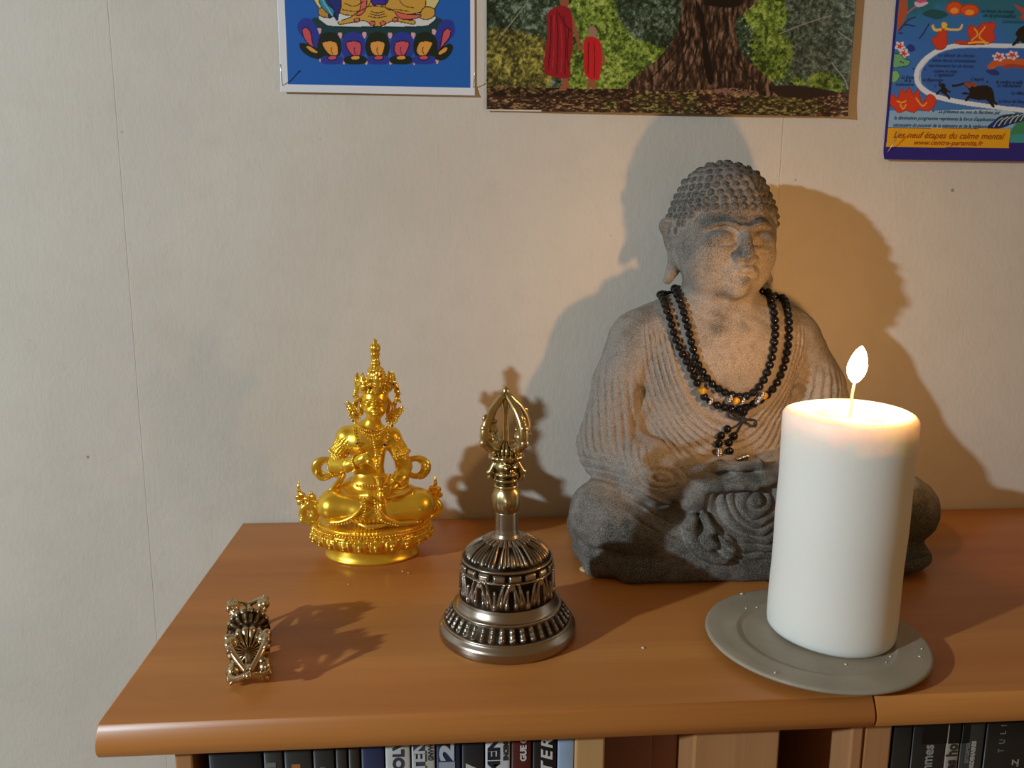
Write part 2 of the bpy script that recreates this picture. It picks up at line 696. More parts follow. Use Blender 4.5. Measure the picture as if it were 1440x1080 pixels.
def spine_text(b, txt, px, pyc, size, rgb, bold=0.0, sx=1.0, name='lettering', shear=0.0, dy=0.0, metal=0.0, spacing=1.0):
    """text reading upwards along a spine; pyc = photo pixel of the text's upper end, px its centre line"""
    t, x0, x1, Y, H, cv = b
    p = W(px, pyc, Y)
    m = M('ink_' + txt, s2l(rgb), 0.5, metal).m
    o = text_mesh(txt, size, m, [c_ for c_ in t.children if c_.name.startswith('cover')][0], name, (0, 0, 0), shear=shear, sx=sx, bold=bold, align='RIGHT', spacing=spacing)
    base = Vector((t.location.x, Y, t.location.z))
    xl = p[0] - base.x + size * 0.35
    w2 = (x1 - x0) / 2
    sag = cv * (1 - math.sqrt(max(0, 1 - min(1, abs(xl - size * 0.35) / w2) ** 2)))
    o.location = (xl, -0.00012 + sag * .6 + dy * 0.5, p[2] - base.z)
    o.rotation_euler = (PI / 2, -PI / 2, 0)
    # rotate so the text runs upwards, facing the viewer
    o.rotation_mode = 'QUATERNION'
    o.rotation_quaternion = Matrix(((0, -1, 0), (0, 0, -1), (1, 0, 0))).to_quaternion()
    return o


def label_box(b, px0, px1, py0, py1, rgb, name='printed_panel', dy=0.0):
    t, x0, x1, Y, H, cv = b
    a = W(px0, py0, Y)
    c = W(px1, py1, Y)
    c[0] = min(c[0], x1 - 0.0005)
    a[0] = max(a[0], x0 + 0.0005)
    mb = MB().box(((a[0] + c[0]) / 2 - t.location.x, 0.00030 + dy, (a[2] + c[2]) / 2 - t.location.z), ((c[0] - a[0]) / 2, 0.0005, (a[2] - c[2]) / 2))
    return mb.build(name, M('panel_' + str(px0), s2l(rgb), 0.5).m, t, False)


GB = 'books on the left shelf'
zt = -0.0235
b = book(291, 368, (22, 22, 22), 'thick black book at the far left of the shelf, next to the side panel', zt)
label_box(b, 296, 330, 1082, 1110, (40, 40, 40))
b = book(369, 397, (52, 50, 47), 'charcoal book with a small grey oval mark on the spine', zt - .0005)
label_box(b, 373, 388, 1073, 1079, (120, 118, 112), 'oval_mark')
b = book(398, 438, (46, 44, 41), 'dark grey book with a small orange emblem on the spine', zt)
label_box(b, 410, 423, 1075, 1090, (176, 112, 60), 'emblem')
b = book(439, 470, (44, 42, 38), 'dark olive-grey book just left of the brown pair', zt)
spine_text(b, 'I I', 454, 1078, 0.0040, (120, 118, 110))
b = book(471, 488, (52, 42, 32), 'thin dark brown book, left one of the brown pair', zt - .001)
b = book(489, 506, (50, 40, 30), 'thin dark brown book, right one of the brown pair beside the navy book', zt)
b = book(507, 540, (44, 50, 82), 'plain navy blue book without lettering in view', zt)
b = book(541, 577, (196, 196, 190), 'off-white book with dark letters OLV on its spine', zt)
spine_text(b, 'SOLV', 559, 1041, 0.0078, (60, 62, 74), 0.0003, 1.2, dy=-0.0002)
b = book(578, 612, (188, 186, 178), 'silvery white book with block letters and small side lettering', zt)
label_box(b, 581, 598, 1046, 1110, (62, 70, 88))
spine_text(b, 'TEN', 589, 1042, 0.0086, (200, 202, 204), 0.0003, 1.15, dy=-0.0008)
spine_text(b, 'GNVW', 605, 1046, 0.0036, (50, 52, 60), 0.0001, 0.9)
b = book(613, 648, (36, 44, 72), 'navy book with a large silver numeral 2 on the spine', zt)
label_box(b, 617, 640, 1072, 1110, (158, 168, 180))
o = text_mesh('2', 0.0105, M('ink_two', s2l((190, 198, 206)), 0.4).m, b[0], 'lettering', (0, 0, 0), bold=0.0005, sx=1.9, align='RIGHT')
p = W(628, 1046, -0.279)
o.location = (p[0] + 0.0036 - b[0].location.x, -0.00025, p[2] - b[0].location.z)
o.rotation_mode = 'QUATERNION'
o.rotation_quaternion = Matrix(((0, -1, 0), (0, 0, -1), (1, 0, 0))).to_quaternion()
b = book(649, 681, (38, 38, 40), 'black book with a white corner shape low on its spine', zt)
t = b[0]
q = [W(655, 1074, -0.2796), W(673, 1082, -0.2796), W(673, 1100, -0.2796), W(655, 1100, -0.2796)]
V = [(a[0] - t.location.x, -0.00035 + d, a[2] - t.location.z) for d in (0, 0.0008) for a in q]
MB().add(V, [(0, 1, 2, 3), (7, 6, 5, 4), (0, 4, 5, 1), (1, 5, 6, 2), (2, 6, 7, 3), (3, 7, 4, 0)]).build('printed_panel', M('white_ink', s2l((205, 205, 202)), 0.5).m, t, False)
b = book(682, 718, (200, 202, 204), 'white book with bold black letters MEN and smaller ENCEME beside them', zt)
spine_text(b, 'MEN', 694, 1037, 0.0088, (34, 36, 44), 0.0004, 1.25)
spine_text(b, 'ENCEME', 711, 1040, 0.0034, (50, 52, 58), 0.0002, 1.0)
b = book(719, 748, (84, 30, 26), 'dark maroon book with white capitals on its spine', zt)
spine_text(b, 'GUE C', 736, 1037, 0.0047, (215, 210, 205), 0.0002, 1.05)
b = book(749, 783, (24, 24, 24), 'black book with rough hand-brushed white letters TER', zt)
spine_text(b, 'TER', 769, 1038, 0.0088, (214, 212, 206), 0.0002, 1.25, shear=0.25, spacing=1.3)
b = book(784, 808, (150, 168, 190), 'plain pale blue book against the pale upright', zt - .0005)
# right case
b = book(1255, 1282, (38, 38, 36), 'plain charcoal book against the side panel of the second bookcase', zt)
b = book(1283, 1330, (34, 33, 31), 'black book with white lower-case letters mmes on its spine', zt - .001)
label_box(b, 1299, 1330, 1018, 1045, (10, 10, 10), 'black_band')
spine_text(b, 'femmes', 1306, 1047, 0.0088, (150, 150, 145), 0.0002, 0.9)
b = book(1331, 1350, (150, 142, 126), 'beige-spined book lettered ho beside the black one', zt - .001)
label_box(b, 1331, 1350, 1014, 1045, (10, 10, 10), 'black_band')
spine_text(b, 'les ho', 1339, 1046, 0.0086, (50, 46, 42), 0.0003, 0.9)
b = book(1351, 1384, (54, 56, 54), 'grey book with two lines of small pale capitals on its spine', zt)
label_box(b, 1351, 1362, 1014, 1045, (10, 10, 10), 'black_band')
spine_text(b, 'ESTLEMER', 1362, 1044, 0.0030, (120, 120, 116), 0.0001)
spine_text(b, 'ORDINAIRES', 1370, 1042, 0.0034, (170, 168, 160), 0.0002)
b = book(1386, 1455, (30, 30, 28), 'wide black book with thin widely spaced letters ending in ULI', zt)
spine_text(b, 'TULI', 1412, 1019, 0.0050, (120, 120, 112), 0.0, 0.9, spacing=2.3)
spine_text(b, '.Z', 1428, 1068, 0.0055, (150, 150, 140), 0.0002)

# ------------------------------------------------------------------ printed sheets
class Print:
    def __init__(s, x0, x1, z0, z1, res, rows_above):
        s.xs = np.arange(x0, x1 + res * 0.5, res)
        zz = list(np.arange(z0, z1 + res * 0.5, res))
        for h in rows_above:
            zz.append(h)
        s.zs = np.array(zz)
        s.X, s.Z = np.meshgrid(s.xs, s.zs)
        s.C = np.ones(s.X.shape + (3,))

    def mask(s, pts):
        x, z = s.X, s.Z
        ins = np.zeros(x.shape, bool)
        b0 = pts.min(0)
        b1 = pts.max(0)
        i0, i1 = np.searchsorted(s.xs, [b0[0], b1[0]])
        j0, j1 = np.searchsorted(s.zs, [b0[1], b1[1]])
        if i1 <= i0 or j1 <= j0:
            return ins
        x = s.X[j0:j1, i0:i1]
        z = s.Z[j0:j1, i0:i1]
        r = np.zeros(x.shape, bool)
        n = len(pts)
        for i in range(n):
            xa, za = pts[i]
            xb, zb = pts[(i + 1) % n]
            if za == zb:
                continue
            c = ((z < za) != (z < zb)) & (x < (xb - xa) * (z - za) / (zb - za) + xa)
            r ^= c
        ins[j0:j1, i0:i1] = r
        return ins

    def put(s, m, rgb):
        s.C[m] = rgb if isinstance(rgb, np.ndarray) and rgb.ndim == 2 else s2l(rgb)


def noise2(X, Z, f, seed=0, oct=4):
    r = np.random.RandomState(seed)
    out = np.zeros(X.shape)
    amp = 1.0
    tot = 0
    for o in range(oct):
        G = r.rand(64, 64)
        u, v = X * f, Z * f
        iu, iv = np.floor(u).astype(int), np.floor(v).astype(int)
        fu, fv = u - iu, v - iv
        fu = fu * fu * (3 - 2 * fu)
        fv = fv * fv * (3 - 2 * fv)
        g = lambda a, b: G[a % 64, b % 64]
        out += amp * ((g(iu, iv) * (1 - fu) + g(iu + 1, iv) * fu) * (1 - fv) + (g(iu, iv + 1) * (1 - fu) + g(iu + 1, iv + 1) * fu) * fv)
        tot += amp
        amp *= 0.6
        f *= 2.03
    return out / tot


def crop(scale, ox, oy=0):
    def f(pts, smooth=0, closed=True):
        P = [(a / scale + ox, b / scale + oy) for a, b in pts]
        if smooth:
            P = spline(P, smooth, closed)
        return np.array([W(a, b, 0)[[0, 2]] for a, b in P])
    return f


def stroke_poly(P, wdt):
    P = np.asarray(P)
    T = np.gradient(P, axis=0)
    T /= np.linalg.norm(T, axis=1)[:, None] + 1e-12
    N = np.stack([-T[:, 1], T[:, 0]], 1)
    wdt = np.asarray(wdt) * np.ones(len(P))
    return np.concatenate([P + N * wdt[:, None] / 2, (P - N * wdt[:, None] / 2)[::-1]])


def paper_mat(name, rough=0.45, alpha_attr='Col'):
    m = M(name, rough=rough)
    a = m.n('ShaderNodeVertexColor', layer_name='Col')
    m.l(a.outputs['Color'], m.b.inputs['Base Color'])
    return m.m


def sheet(pr, name, m, parent, depth):
    """thin curved sheet with the print as colour attribute; depth(x, z) = distance off the wall"""
    nz, nx = pr.X.shape
    Yf = -depth(pr.X, pr.Z)
    Vf = np.stack([pr.X, Yf, pr.Z], 2).reshape(-1, 3)
    i = np.arange(nz * nx).reshape(nz, nx)
    Q = np.stack([i[:-1, :-1], i[:-1, 1:], i[1:, 1:], i[1:, :-1]], 2).reshape(-1, 4)
    me = bpy.data.meshes.new(name)
    # rim strip giving the paper its thickness
    rim = np.concatenate([i[0, :], i[1:, -1], i[-1, ::-1][1:], i[::-1, 0][1:-1]])
    Vb = Vf[rim] + np.array([0, 0.00025, 0])
    nb = len(rim)
    k = np.arange(nb)
    S = np.stack([rim, k + nz * nx, (k + 1) % nb + nz * nx, rim[(k + 1) % nb]], 1)
    V = np.concatenate([Vf, Vb])
    Q = np.concatenate([Q, S])
    me.vertices.add(len(V))
    me.vertices.foreach_set('co', V.astype(np.float32).ravel())
    me.loops.add(Q.size)
    me.loops.foreach_set('vertex_index', Q.astype(np.int32).ravel())
    me.polygons.add(len(Q))
    me.polygons.foreach_set('loop_start', np.arange(0, Q.size, 4, dtype=np.int32))
    me.polygons.foreach_set('loop_total', np.full(len(Q), 4, np.int32))
    me.update()
    ca = me.color_attributes.new('Col', 'FLOAT_COLOR', 'POINT')
    C = np.ones((len(V), 4), np.float32)
    C[:nz * nx, :3] = pr.C.reshape(-1, 3)
    C[nz * nx:, :3] = 0.75
    ca.data.foreach_set('color', C.ravel())
    me.polygons.foreach_set('use_smooth', np.ones(len(Q), bool))
    me.update()
    return link(name, me, m, parent)


# --- poster 1: painted lotus throne on blue
c1 = crop(4.235, 380)
x0, x1 = -0.1325, 0.0203
z0 = 0.3545
P1 = Print(x0, x1, z0, z0 + 0.084, 0.00042, np.arange(z0 + 0.0852, z0 + 0.205, 0.0011))
P1.put(np.ones(P1.X.shape, bool), (226, 228, 232))
BLUE = (30, 98, 182)
ol = (28, 24, 30)
inner = (P1.X > x0 + 0.0055) & (P1.X < x1 - 0.0035) & (P1.Z > z0 + 0.0062)
P1.put(inner, BLUE)


def d1(pts, rgb, smooth=5, edge=None, ew=0.0007):
    q = c1(pts, smooth)
    P1.put(P1.mask(q) & inner, rgb)
    if edge is not None:
        qq = np.concatenate([q, q[:2]])
        P1.put(P1.mask(stroke_poly(qq, ew)) & inner, edge)


def l1(pts, rgb=ol, wdt=0.0006):
    P1.put(P1.mask(stroke_poly(c1(pts, 6, False), wdt)) & inner, rgb)


d1([(240, -160), (1010, -160), (1030, -60), (975, 60), (900, 110), (640, 120), (400, 110), (300, 60), (235, -60)], (214, 200, 130), 4, ol)
d1([(250, 120), (330, 108), (640, 120), (950, 105), (1030, 130), (1000, 230), (640, 215), (290, 230)], (24, 62, 66), 4)
d1([(290, 100), (400, 80), (860, 80), (985, 100), (960, 140), (900, 160), (640, 163), (380, 160), (320, 140)], (214, 218, 216), 4, ol)
# robe and legs
OCH = (206, 158, 66)
OCH2 = (190, 140, 56)
d1([(395, -160), (880, -160), (925, -20), (915, 60), (850, 85), (760, 95), (640, 100), (500, 95), (420, 80), (390, 0)], OCH, 4, ol)
d1([(410, 130), (480, 105), (540, 60), (600, 40), (680, 45), (740, 70), (800, 115), (860, 125), (855, 148), (790, 135), (720, 130), (660, 160), (610, 155), (560, 125), (470, 140), (415, 148)], OCH, 3, ol)
d1([(290, 60), (330, 40), (360, 70), (370, 105), (320, 105), (292, 90)], OCH2, 4, ol)
d1([(890, 95), (920, 45), (975, 55), (978, 95), (940, 118), (905, 115)], OCH, 4, ol)
d1([(600, -160), (740, -160), (700, 15), (640, 28), (605, 18)], (64, 44, 150), 4, ol)
d1([(545, -20), (575, -10), (570, 55), (540, 92), (505, 88), (535, 60)], (214, 104, 88), 4, ol)
d1([(745, 70), (800, 85), (870, 90), (900, 92), (870, 112), (800, 118), (765, 105)], (214, 104, 88), 4, ol)
for cx, cy in ((518, 122), (610, 143), (745, 120), (672, 142)):
    d1([(cx - 16, cy - 10), (cx + 12, cy - 12), (cx + 14, cy + 6), (cx - 10, cy + 12)], (214, 104, 88), 3, ol)
for k in range(3):
    l1([(600 - 8 * k, 70 + 14 * k), (640, 80 + 14 * k), (680 + 8 * k, 70 + 14 * k)])
l1([(430, 60), (520, 70), (590, 30), (610, -60)])
l1([(690, -60), (690, 50), (760, 60), (830, 70)])
l1([(740, -60), (790, 30), (860, 50)])
l1([(440, 20), (500, 40), (560, 10)])
# blue scarf at left
d1([(335, -160), (400, -160), (425, 20), (410, 80), (400, 125), (380, 100), (350, 110), (345, 60), (320, 20)], (34, 50, 120), 4, ol)
d1([(300, -160), (340, -160), (325, -30), (345, 30), (380, 60), (375, 100), (350, 85), (305, 40), (290, -20)], (48, 140, 170), 4, ol)
l1([(310, -60), (318, 10), (350, 60), (372, 98)], (150, 210, 214))
l1([(335, -60), (345, 0), (370, 40), (395, 110)], (20, 24, 60))
# lotus petals
DK = (22, 38, 28)
NV = (44, 58, 150)
RED = (206, 84, 98)
ORA = (226, 158, 72)
PK = (214, 168, 180)
for x, y in ((293, 188), (417, 215), (562, 212), (714, 214), (852, 214), (975, 195)):
    d1([(x - 12, y - 18), (x + 10, y - 18), (x + 14, y), (x + 2, y + 22), (x - 12, y + 5)], PK, 4, ol, 0.0004)
for x, y in ((300, 355), (440, 372), (573, 374), (717, 374), (858, 374), (995, 368)):
    d1([(x - 10, y - 10), (x + 9, y - 10), (x + 6, y + 14), (x - 6, y + 14)], PK, 4, ol, 0.0004)


def petal(out, inn, oc, ic):
    d1(out, oc, 5)
    d1(inn, ic, 5, (16, 18, 40) if oc == NV else ol, 0.0008)


petal([(165, 150), (190, 115), (235, 112), (270, 150), (300, 230), (300, 310), (255, 290), (205, 235), (170, 190)], [(192, 185), (210, 165), (240, 190), (252, 250), (262, 285), (225, 260), (200, 220)], NV, RED)
petal([(1100, 165), (1085, 125), (1035, 120), (1000, 160), (975, 240), (975, 310), (1020, 290), (1070, 240), (1098, 200)], [(1075, 190), (1058, 172), (1032, 190), (1018, 250), (1015, 288), (1050, 250), (1070, 220)], NV, RED)
petal([(175, 265), (200, 258), (260, 280), (310, 310), (300, 352), (240, 342), (190, 305)], [(215, 282), (235, 275), (285, 310), (270, 320), (235, 305)], DK, ORA)
petal([(1090, 285), (1070, 262), (1040, 275), (990, 310), (985, 355), (1030, 360), (1070, 330)], [(1058, 290), (1040, 282), (1000, 315), (1010, 330), (1045, 312)], DK, ORA)
for cx, oc, ic, sk in ((355, DK, ORA, 14), (497, NV, RED, 8), (640, DK, ORA, 0), (787, NV, RED, -8), (925, DK, ORA, -14)):
    petal([(cx - 72, 265), (cx - 50, 210), (cx, 192), (cx + 50, 210), (cx + 72, 265), (cx + 66, 320), (cx + 40, 345), (cx - 40, 345), (cx - 66, 320)],
          [(cx - 42 - sk * .2, 260), (cx - 20, 248), (cx + 20, 248), (cx + 42, 260), (cx + 38 + sk, 300), (cx + 22 + sk * 1.6, 332), (cx - 18 + sk * 1.6, 330), (cx - 40 + sk, 300)], oc, ic)
    l1([(cx + sk, 282), (cx - 4 + sk, 305), (cx + 6 + sk, 325)], ol, 0.0006)
for cx, oc, ic in ((370, NV, RED), (508, DK, ORA), (645, NV, RED), (780, DK, ORA), (915, NV, RED)):
    petal([(cx - 68, 352), (cx - 40, 335), (cx + 40, 335), (cx + 68, 352), (cx + 50, 382), (cx - 50, 382)],
          [(cx - 28, 342), (cx - 10, 334), (cx + 20, 334), (cx + 28, 350), (cx + 10, 358), (cx - 18, 358)], oc, ic)
PM = paper_mat('glossy_print', 0.35)


def sheet_obj(pr, name, label, depth):
    o = sheet(pr, name, PM, None, depth)
    return tag(o, label, 'poster')


sheet_obj(P1, 'art_print', 'white-bordered blue print of a painted lotus throne, pinned left on the wall',
          lambda x, z: 0.0012 + 0.0025 * np.clip((0.012 - (z - z0)) / 0.012, 0, 1) ** 2)

# --- poster 2: forest photograph
c2 = crop(2.6667, 670)
xa, xb = W(683, 80, 0)[0], W(1186, 164, 0)[0] + 0.0005
za = 0.3432
P2 = Print(xa, xb, za, za + 0.094, 0.00047, np.arange(za + 0.0952, za + 0.205, 0.0009))
X2, Z2 = P2.X, P2.Z
h1 = noise2(X2, Z2, 60, 1)
h2 = noise2(X2, Z2, 420, 2, 4)
h3 = noise2(X2, Z2, 1100, 3, 2)
h4 = noise2(X2 + Z2 * .5, Z2, 25, 7, 3)


def ramp3(t, stops):
    t = np.clip(t, 0, 1)
    ps = [p for p, _ in stops]
    cs = np.array([s2l(c) for _, c in stops])
    return np.stack([np.interp(t, ps, cs[:, i]) for i in range(3)], -1)


leaf = np.clip((h2 - 0.5) * 1.9 + (h3 - .5) * 0.8 + (h1 - 0.5) * 0.9 + 0.38, 0, 1)
dark = ramp3(leaf, [(0, (20, 32, 22)), (0.35, (46, 66, 44)), (0.7, (80, 98, 78)), (1, (136, 152, 136))])
lime = ramp3(leaf, [(0, (48, 66, 22)), (0.35, (98, 122, 46)), (0.7, (140, 164, 66)), (1, (180, 196, 104))])
yell = ramp3(leaf, [(0, (52, 50, 26)), (0.35, (98, 94, 44)), (0.7, (146, 138, 60)), (1, (190, 184, 90))])
grey = ramp3(leaf, [(0, (48, 56, 46)), (0.4, (84, 96, 80)), (0.8, (118, 130, 112)), (1, (150, 158, 140))])


def area(pts, rgb, sm=4, soft=0.008):
    q = c2(pts, sm)
    m = P2.mask(q)
    if soft:
        jj, ii = np.indices(m.shape)
        di = ((h2 - 0.5) * soft * 2600 + (h3 - .5) * soft * 900).astype(int)
        dj = ((np.roll(h2, 37, 0) - 0.5) * soft * 2600).astype(int)
        m = m[np.clip(jj + dj, 0, m.shape[0] - 1), np.clip(ii + di, 0, m.shape[1] - 1)]
    P2.C[m] = rgb[m]


P2.C[:] = dark
area([(35, 130), (90, 110), (200, 130), (270, 170), (270, 340), (35, 340)], yell)
area([(350, 20), (470, -120), (560, -60), (540, 60), (620, 150), (700, 165), (690, 260), (560, 340), (350, 340), (355, 170)], lime)
area([(520, -120), (770, -200), (800, 160), (640, 160), (540, 80)], dark)
area([(1015, -60), (1160, -100), (1160, 90), (1100, 110), (1010, 90)], lime)
area([(1040, 120), (1100, 95), (1170, 150), (1185, 220), (1150, 300), (1080, 300), (1030, 220)], lime * 0.8)
area([(1165, -100), (1420, -160), (1420, 300), (1380, 360), (1190, 300), (1190, 160)], grey * 0.8)
area([(1250, -100), (1420, -160), (1420, 160), (1320, 150)], grey)
area([(1245, 290), (1300, 272), (1360, 300), (1360, 352), (1250, 345)], lime * .7)
area([(1175, 300), (1210, 285), (1240, 320), (1210, 330)], lime * .9)
# pale branches
for br in ([(80, 150), (120, 100), (160, 50), (190, 10)], [(1130, 130), (1230, 90), (1330, 60)], [(1350, 120), (1400, 165)], [(1330, 240), (1370, 300), (1380, 340)]):
    P2.put(P2.mask(stroke_poly(c2(br, 6, False), 0.0007)), (150, 146, 126))
# ground
gl = noise2(X2, Z2 * 2.6, 380, 9, 3)
g2 = np.clip((gl - 0.5) * 3 + 0.35, 0, 1)
grd = ramp3(g2, [(0, (44, 26, 20)), (0.5, (76, 50, 36)), (0.8, (126, 96, 62)), (1, (176, 146, 100))])
moss = ramp3(g2, [(0, (44, 34, 20)), (0.5, (74, 66, 34)), (0.8, (118, 108, 58)), (1, (166, 150, 96))])
area([(0, 328), (200, 330), (560, 335), (900, 340), (1150, 350), (1440, 355), (1440, 480), (0, 460)], grd, 2, 0.0)
mm = P2.mask(c2([(560, 345), (1440, 375), (1440, 480), (560, 460)], 2)) & (h4 > 0.5)
P2.C[mm] = moss[mm]
mm = P2.mask(c2([(35, 330), (560, 338), (560, 372), (35, 360)], 2))
P2.C[mm] = (grd * 0.6)[mm]
# tree
bark = noise2(X2 * 3.2 + h1 * 0.01, Z2 * 0.9, 170, 12, 4)
bk = np.clip((bark - 0.5) * 2.6 + 0.45, 0, 1)
bkc = ramp3(bk, [(0, (26, 18, 14)), (0.45, (62, 44, 34)), (0.8, (104, 78, 60)), (1, (134, 106, 84))])
area([(740, -200), (765, 0), (760, 80), (735, 150), (680, 220), (600, 285), (560, 330), (700, 340), (860, 338), (1000, 345), (1090, 362), (1130, 350), (1110, 310), (1050, 260), (1000, 210), (975, 150), (972, 80), (1000, 50), (1060, -10), (1150, -200)], bkc, 5, 0.0)
P2.put(P2.mask(c2([(820, 0), (850, 60), (862, 150), (880, 240), (888, 305), (868, 315), (850, 240), (845, 150), (828, 60)], 5)), (20, 13, 10))
P2.put(P2.mask(c2([(850, -100), (975, -100), (1000, 0), (960, 30), (880, 25), (850, 10)], 4)), (24, 17, 14))
for br in ([(800, 140), (770, 220), (690, 320)], [(830, 170), (800, 260), (740, 330)], [(905, 200), (920, 270), (900, 335)], [(950, 160), (985, 250), (1060, 330)], [(890, 60), (885, 160), (895, 250)], [(985, 200), (1010, 280), (1040, 340)], [(780, 40), (785, 120), (740, 200), (640, 310)]):
    P2.put(P2.mask(stroke_poly(c2(br, 6, False), [0.0012] * 13 if len(br) == 3 else 0.0012)), (30, 20, 15))
P2.C[P2.mask(c2([(1120, 325), (1230, 325), (1350, 350), (1250, 368), (1130, 360)], 4))] = s2l((46, 32, 26))
mm = P2.mask(c2([(880, 340), (960, 330), (1060, 350), (1000, 362), (900, 352)], 4)) & (h3 > 0.45)
P2.C[mm] = s2l((134, 100, 84))


def d2(pts, rgb, sm=4):
    P2.put(P2.mask(c2(pts, sm)), rgb)


def l2(pts, rgb, wd=0.0009):
    P2.put(P2.mask(stroke_poly(c2(pts, 5, False), wd)), rgb)


SK = (150, 88, 62)
d2([(312, 2), (318, -24), (340, -24), (347, 0), (342, 25), (318, 28)], SK)
d2([(335, 25), (356, 50), (372, 100), (388, 165), (380, 170), (362, 120), (340, 60)], SK)
d2([(378, 176), (400, 174), (400, 188), (382, 190)], SK)
d2([(318, 280), (340, 280), (345, 315), (356, 328), (340, 332), (333, 318), (338, 338), (306, 338), (320, 320)], SK, 2)
d2([(292, 30), (335, 25), (355, 55), (360, 120), (360, 180), (350, 240), (350, 290), (318, 295), (290, 290), (254, 272), (256, 200), (266, 130), (264, 60)], (152, 26, 40), 4)
for br in ([(280, 60), (278, 150), (268, 260)], [(300, 50), (305, 150), (300, 280)], [(325, 60), (335, 150), (330, 280)], [(345, 110), (340, 200), (345, 250)], [(300, 40), (330, 90), (355, 120)]):
    l2(br, (92, 12, 24), 0.0009)
for br in ([(290, 60), (290, 170), (284, 260)], [(315, 90), (320, 190), (316, 270)]):
    l2(br, (186, 44, 56), 0.0008)
d2([(418, 118), (424, 102), (440, 101), (449, 115), (445, 138), (425, 140)], (158, 122, 106))
d2([(380, 180), (405, 165), (405, 185), (384, 192)], SK)
d2([(452, 155), (468, 180), (484, 235), (476, 245), (462, 210)], SK)
d2([(420, 285), (445, 285), (444, 335), (432, 335), (428, 318), (424, 336), (414, 336)], SK, 2)
d2([(408, 145), (440, 140), (460, 155), (468, 185), (462, 290), (440, 300), (408, 285), (402, 230), (402, 180)], (196, 32, 40), 4)
for br in ([(420, 160), (418, 210), (418, 280)], [(440, 160), (442, 230), (440, 290)]):
    l2(br, (120, 16, 26), 0.0008)
# white torn bottom edge at the left
mm = (Z2 < za + 0.0009 + 0.0006 * noise2(X2, Z2, 90, 31)) & (X2 < xa + 0.045)
P2.C[mm] = s2l((214, 208, 196))
mm = (X2 < xa + 0.0008)
P2.C[mm] = s2l((170, 166, 150))


def dep2(x, z):
    u = (x - xa) / (xb - xa)
    return 0.0014 + 0.0035 * np.clip((0.02 - (z - za)) / 0.02, 0, 1) ** 2 * (0.35 + 0.65 * np.sin(PI * np.clip(u * 1.1 - .1, 0, 1))) + 0.005 * np.clip((u - 0.93) / 0.07, 0, 1) ** 2


sheet_obj(P2, 'photo_poster', 'unframed photograph poster of two red-robed monks beside a massive tree trunk', dep2)

# --- poster 3: stages of calm
c3 = crop(4.5, 1220)
xa3 = W(1240, 224, 0)[0]
z3 = 0.3094
P3 = Print(xa3, xa3 + 0.134, z3, z3 + 0.132, 0.00045, np.arange(z3 + 0.1335, z3 + 0.205, 0.0011))
X3, Z3 = P3.X, P3.Z
q1 = noise2(X3, Z3, 40, 21)
q2 = noise2(X3, Z3, 300, 22)
tt = np.clip((Z3 - z3) / 0.126, 0, 1)
P3.put(np.ones(X3.shape, bool), (42, 36, 122))
zone = P3.mask(c3([(196, -40), (1500, -40), (1500, 905), (895, 905), (895, 815), (125, 808)]))
bgc = ramp3(np.clip(tt * 1.0 + (q1 - .5) * 0.45, 0, 1), [(0, (150, 190, 210)), (0.17, (110, 158, 198)), (0.32, (66, 122, 188)), (0.75, (56, 112, 188)), (0.9, (48, 120, 160)), (1, (34, 110, 120))])
P3.C[zone] = bgc[zone]


def d3(pts, rgb, sm=4, edge=None, ew=0.0007):
    q = c3(pts, sm)
    P3.put(P3.mask(q) & zone, rgb)
    if edge:
        P3.put(P3.mask(stroke_poly(np.concatenate([q, q[:2]]), ew)) & zone, edge)


def l3(pts, rgb, wd=0.0007, sm=6):
    P3.put(P3.mask(stroke_poly(c3(pts, sm, False), wd)) & zone, rgb)


d3([(600, -20), (1100, -20), (1100, 130), (900, 120), (760, 60), (600, 60)], (40, 110, 130), 3)
d3([(150, 720), (900, 700), (820, 812), (125, 812)], (176, 206, 222), 3)
d3([(125, 700), (1500, 760), (1500, 800), (780, 812), (125, 812)], (140, 180, 210), 3)
# white road
l3([(1500, 290), (980, 296), (640, 290), (480, 310), (370, 370), (310, 450), (315, 530), (380, 590), (470, 622), (640, 655), (850, 682), (1000, 702), (1500, 790)], (224, 232, 240), 0.0042, 8)
l3([(1500, 302), (980, 310), (640, 304), (490, 322), (385, 380), (330, 455), (332, 522)], (180, 200, 224), 0.0010, 8)
d3([(980, 306), (1500, 300), (1500, 770), (1000, 688), (850, 672), (640, 642), (470, 608), (390, 570), (345, 500), (345, 440), (400, 370), (500, 320), (640, 306)], (54, 104, 178), 6)
RD = (214, 66, 40)
RD2 = (232, 120, 60)
# flames at lower left
d3([(140, 615), (160, 600), (185, 625), (210, 560), (235, 590), (262, 555), (285, 600), (320, 565), (325, 610), (345, 650), (380, 600), (420, 615), (425, 660), (380, 705), (320, 690), (290, 715), (240, 700), (190, 715), (160, 680), (138, 670)], RD, 3, (170, 40, 30))
for br in ([(180, 640), (210, 650), (240, 640)], [(200, 660), (220, 690), (240, 660)], [(300, 620), (340, 670), (370, 650)]):
    l3(br, (240, 170, 60), 0.0012)
# flames upper
d3([(550, 280), (560, 262), (640, 258), (625, 200), (650, 160), (690, 180), (720, 150), (805, 150), (790, 200), (800, 235), (760, 280)], RD, 3, (170, 40, 30))
l3([(670, 180), (690, 220), (650, 260)], (240, 170, 60), 0.0013)
l3([(740, 170), (700, 230), (740, 270)], (240, 170, 60), 0.0013)
l3([(630, 275), (700, 268), (760, 275)], (244, 196, 80), 0.0014)
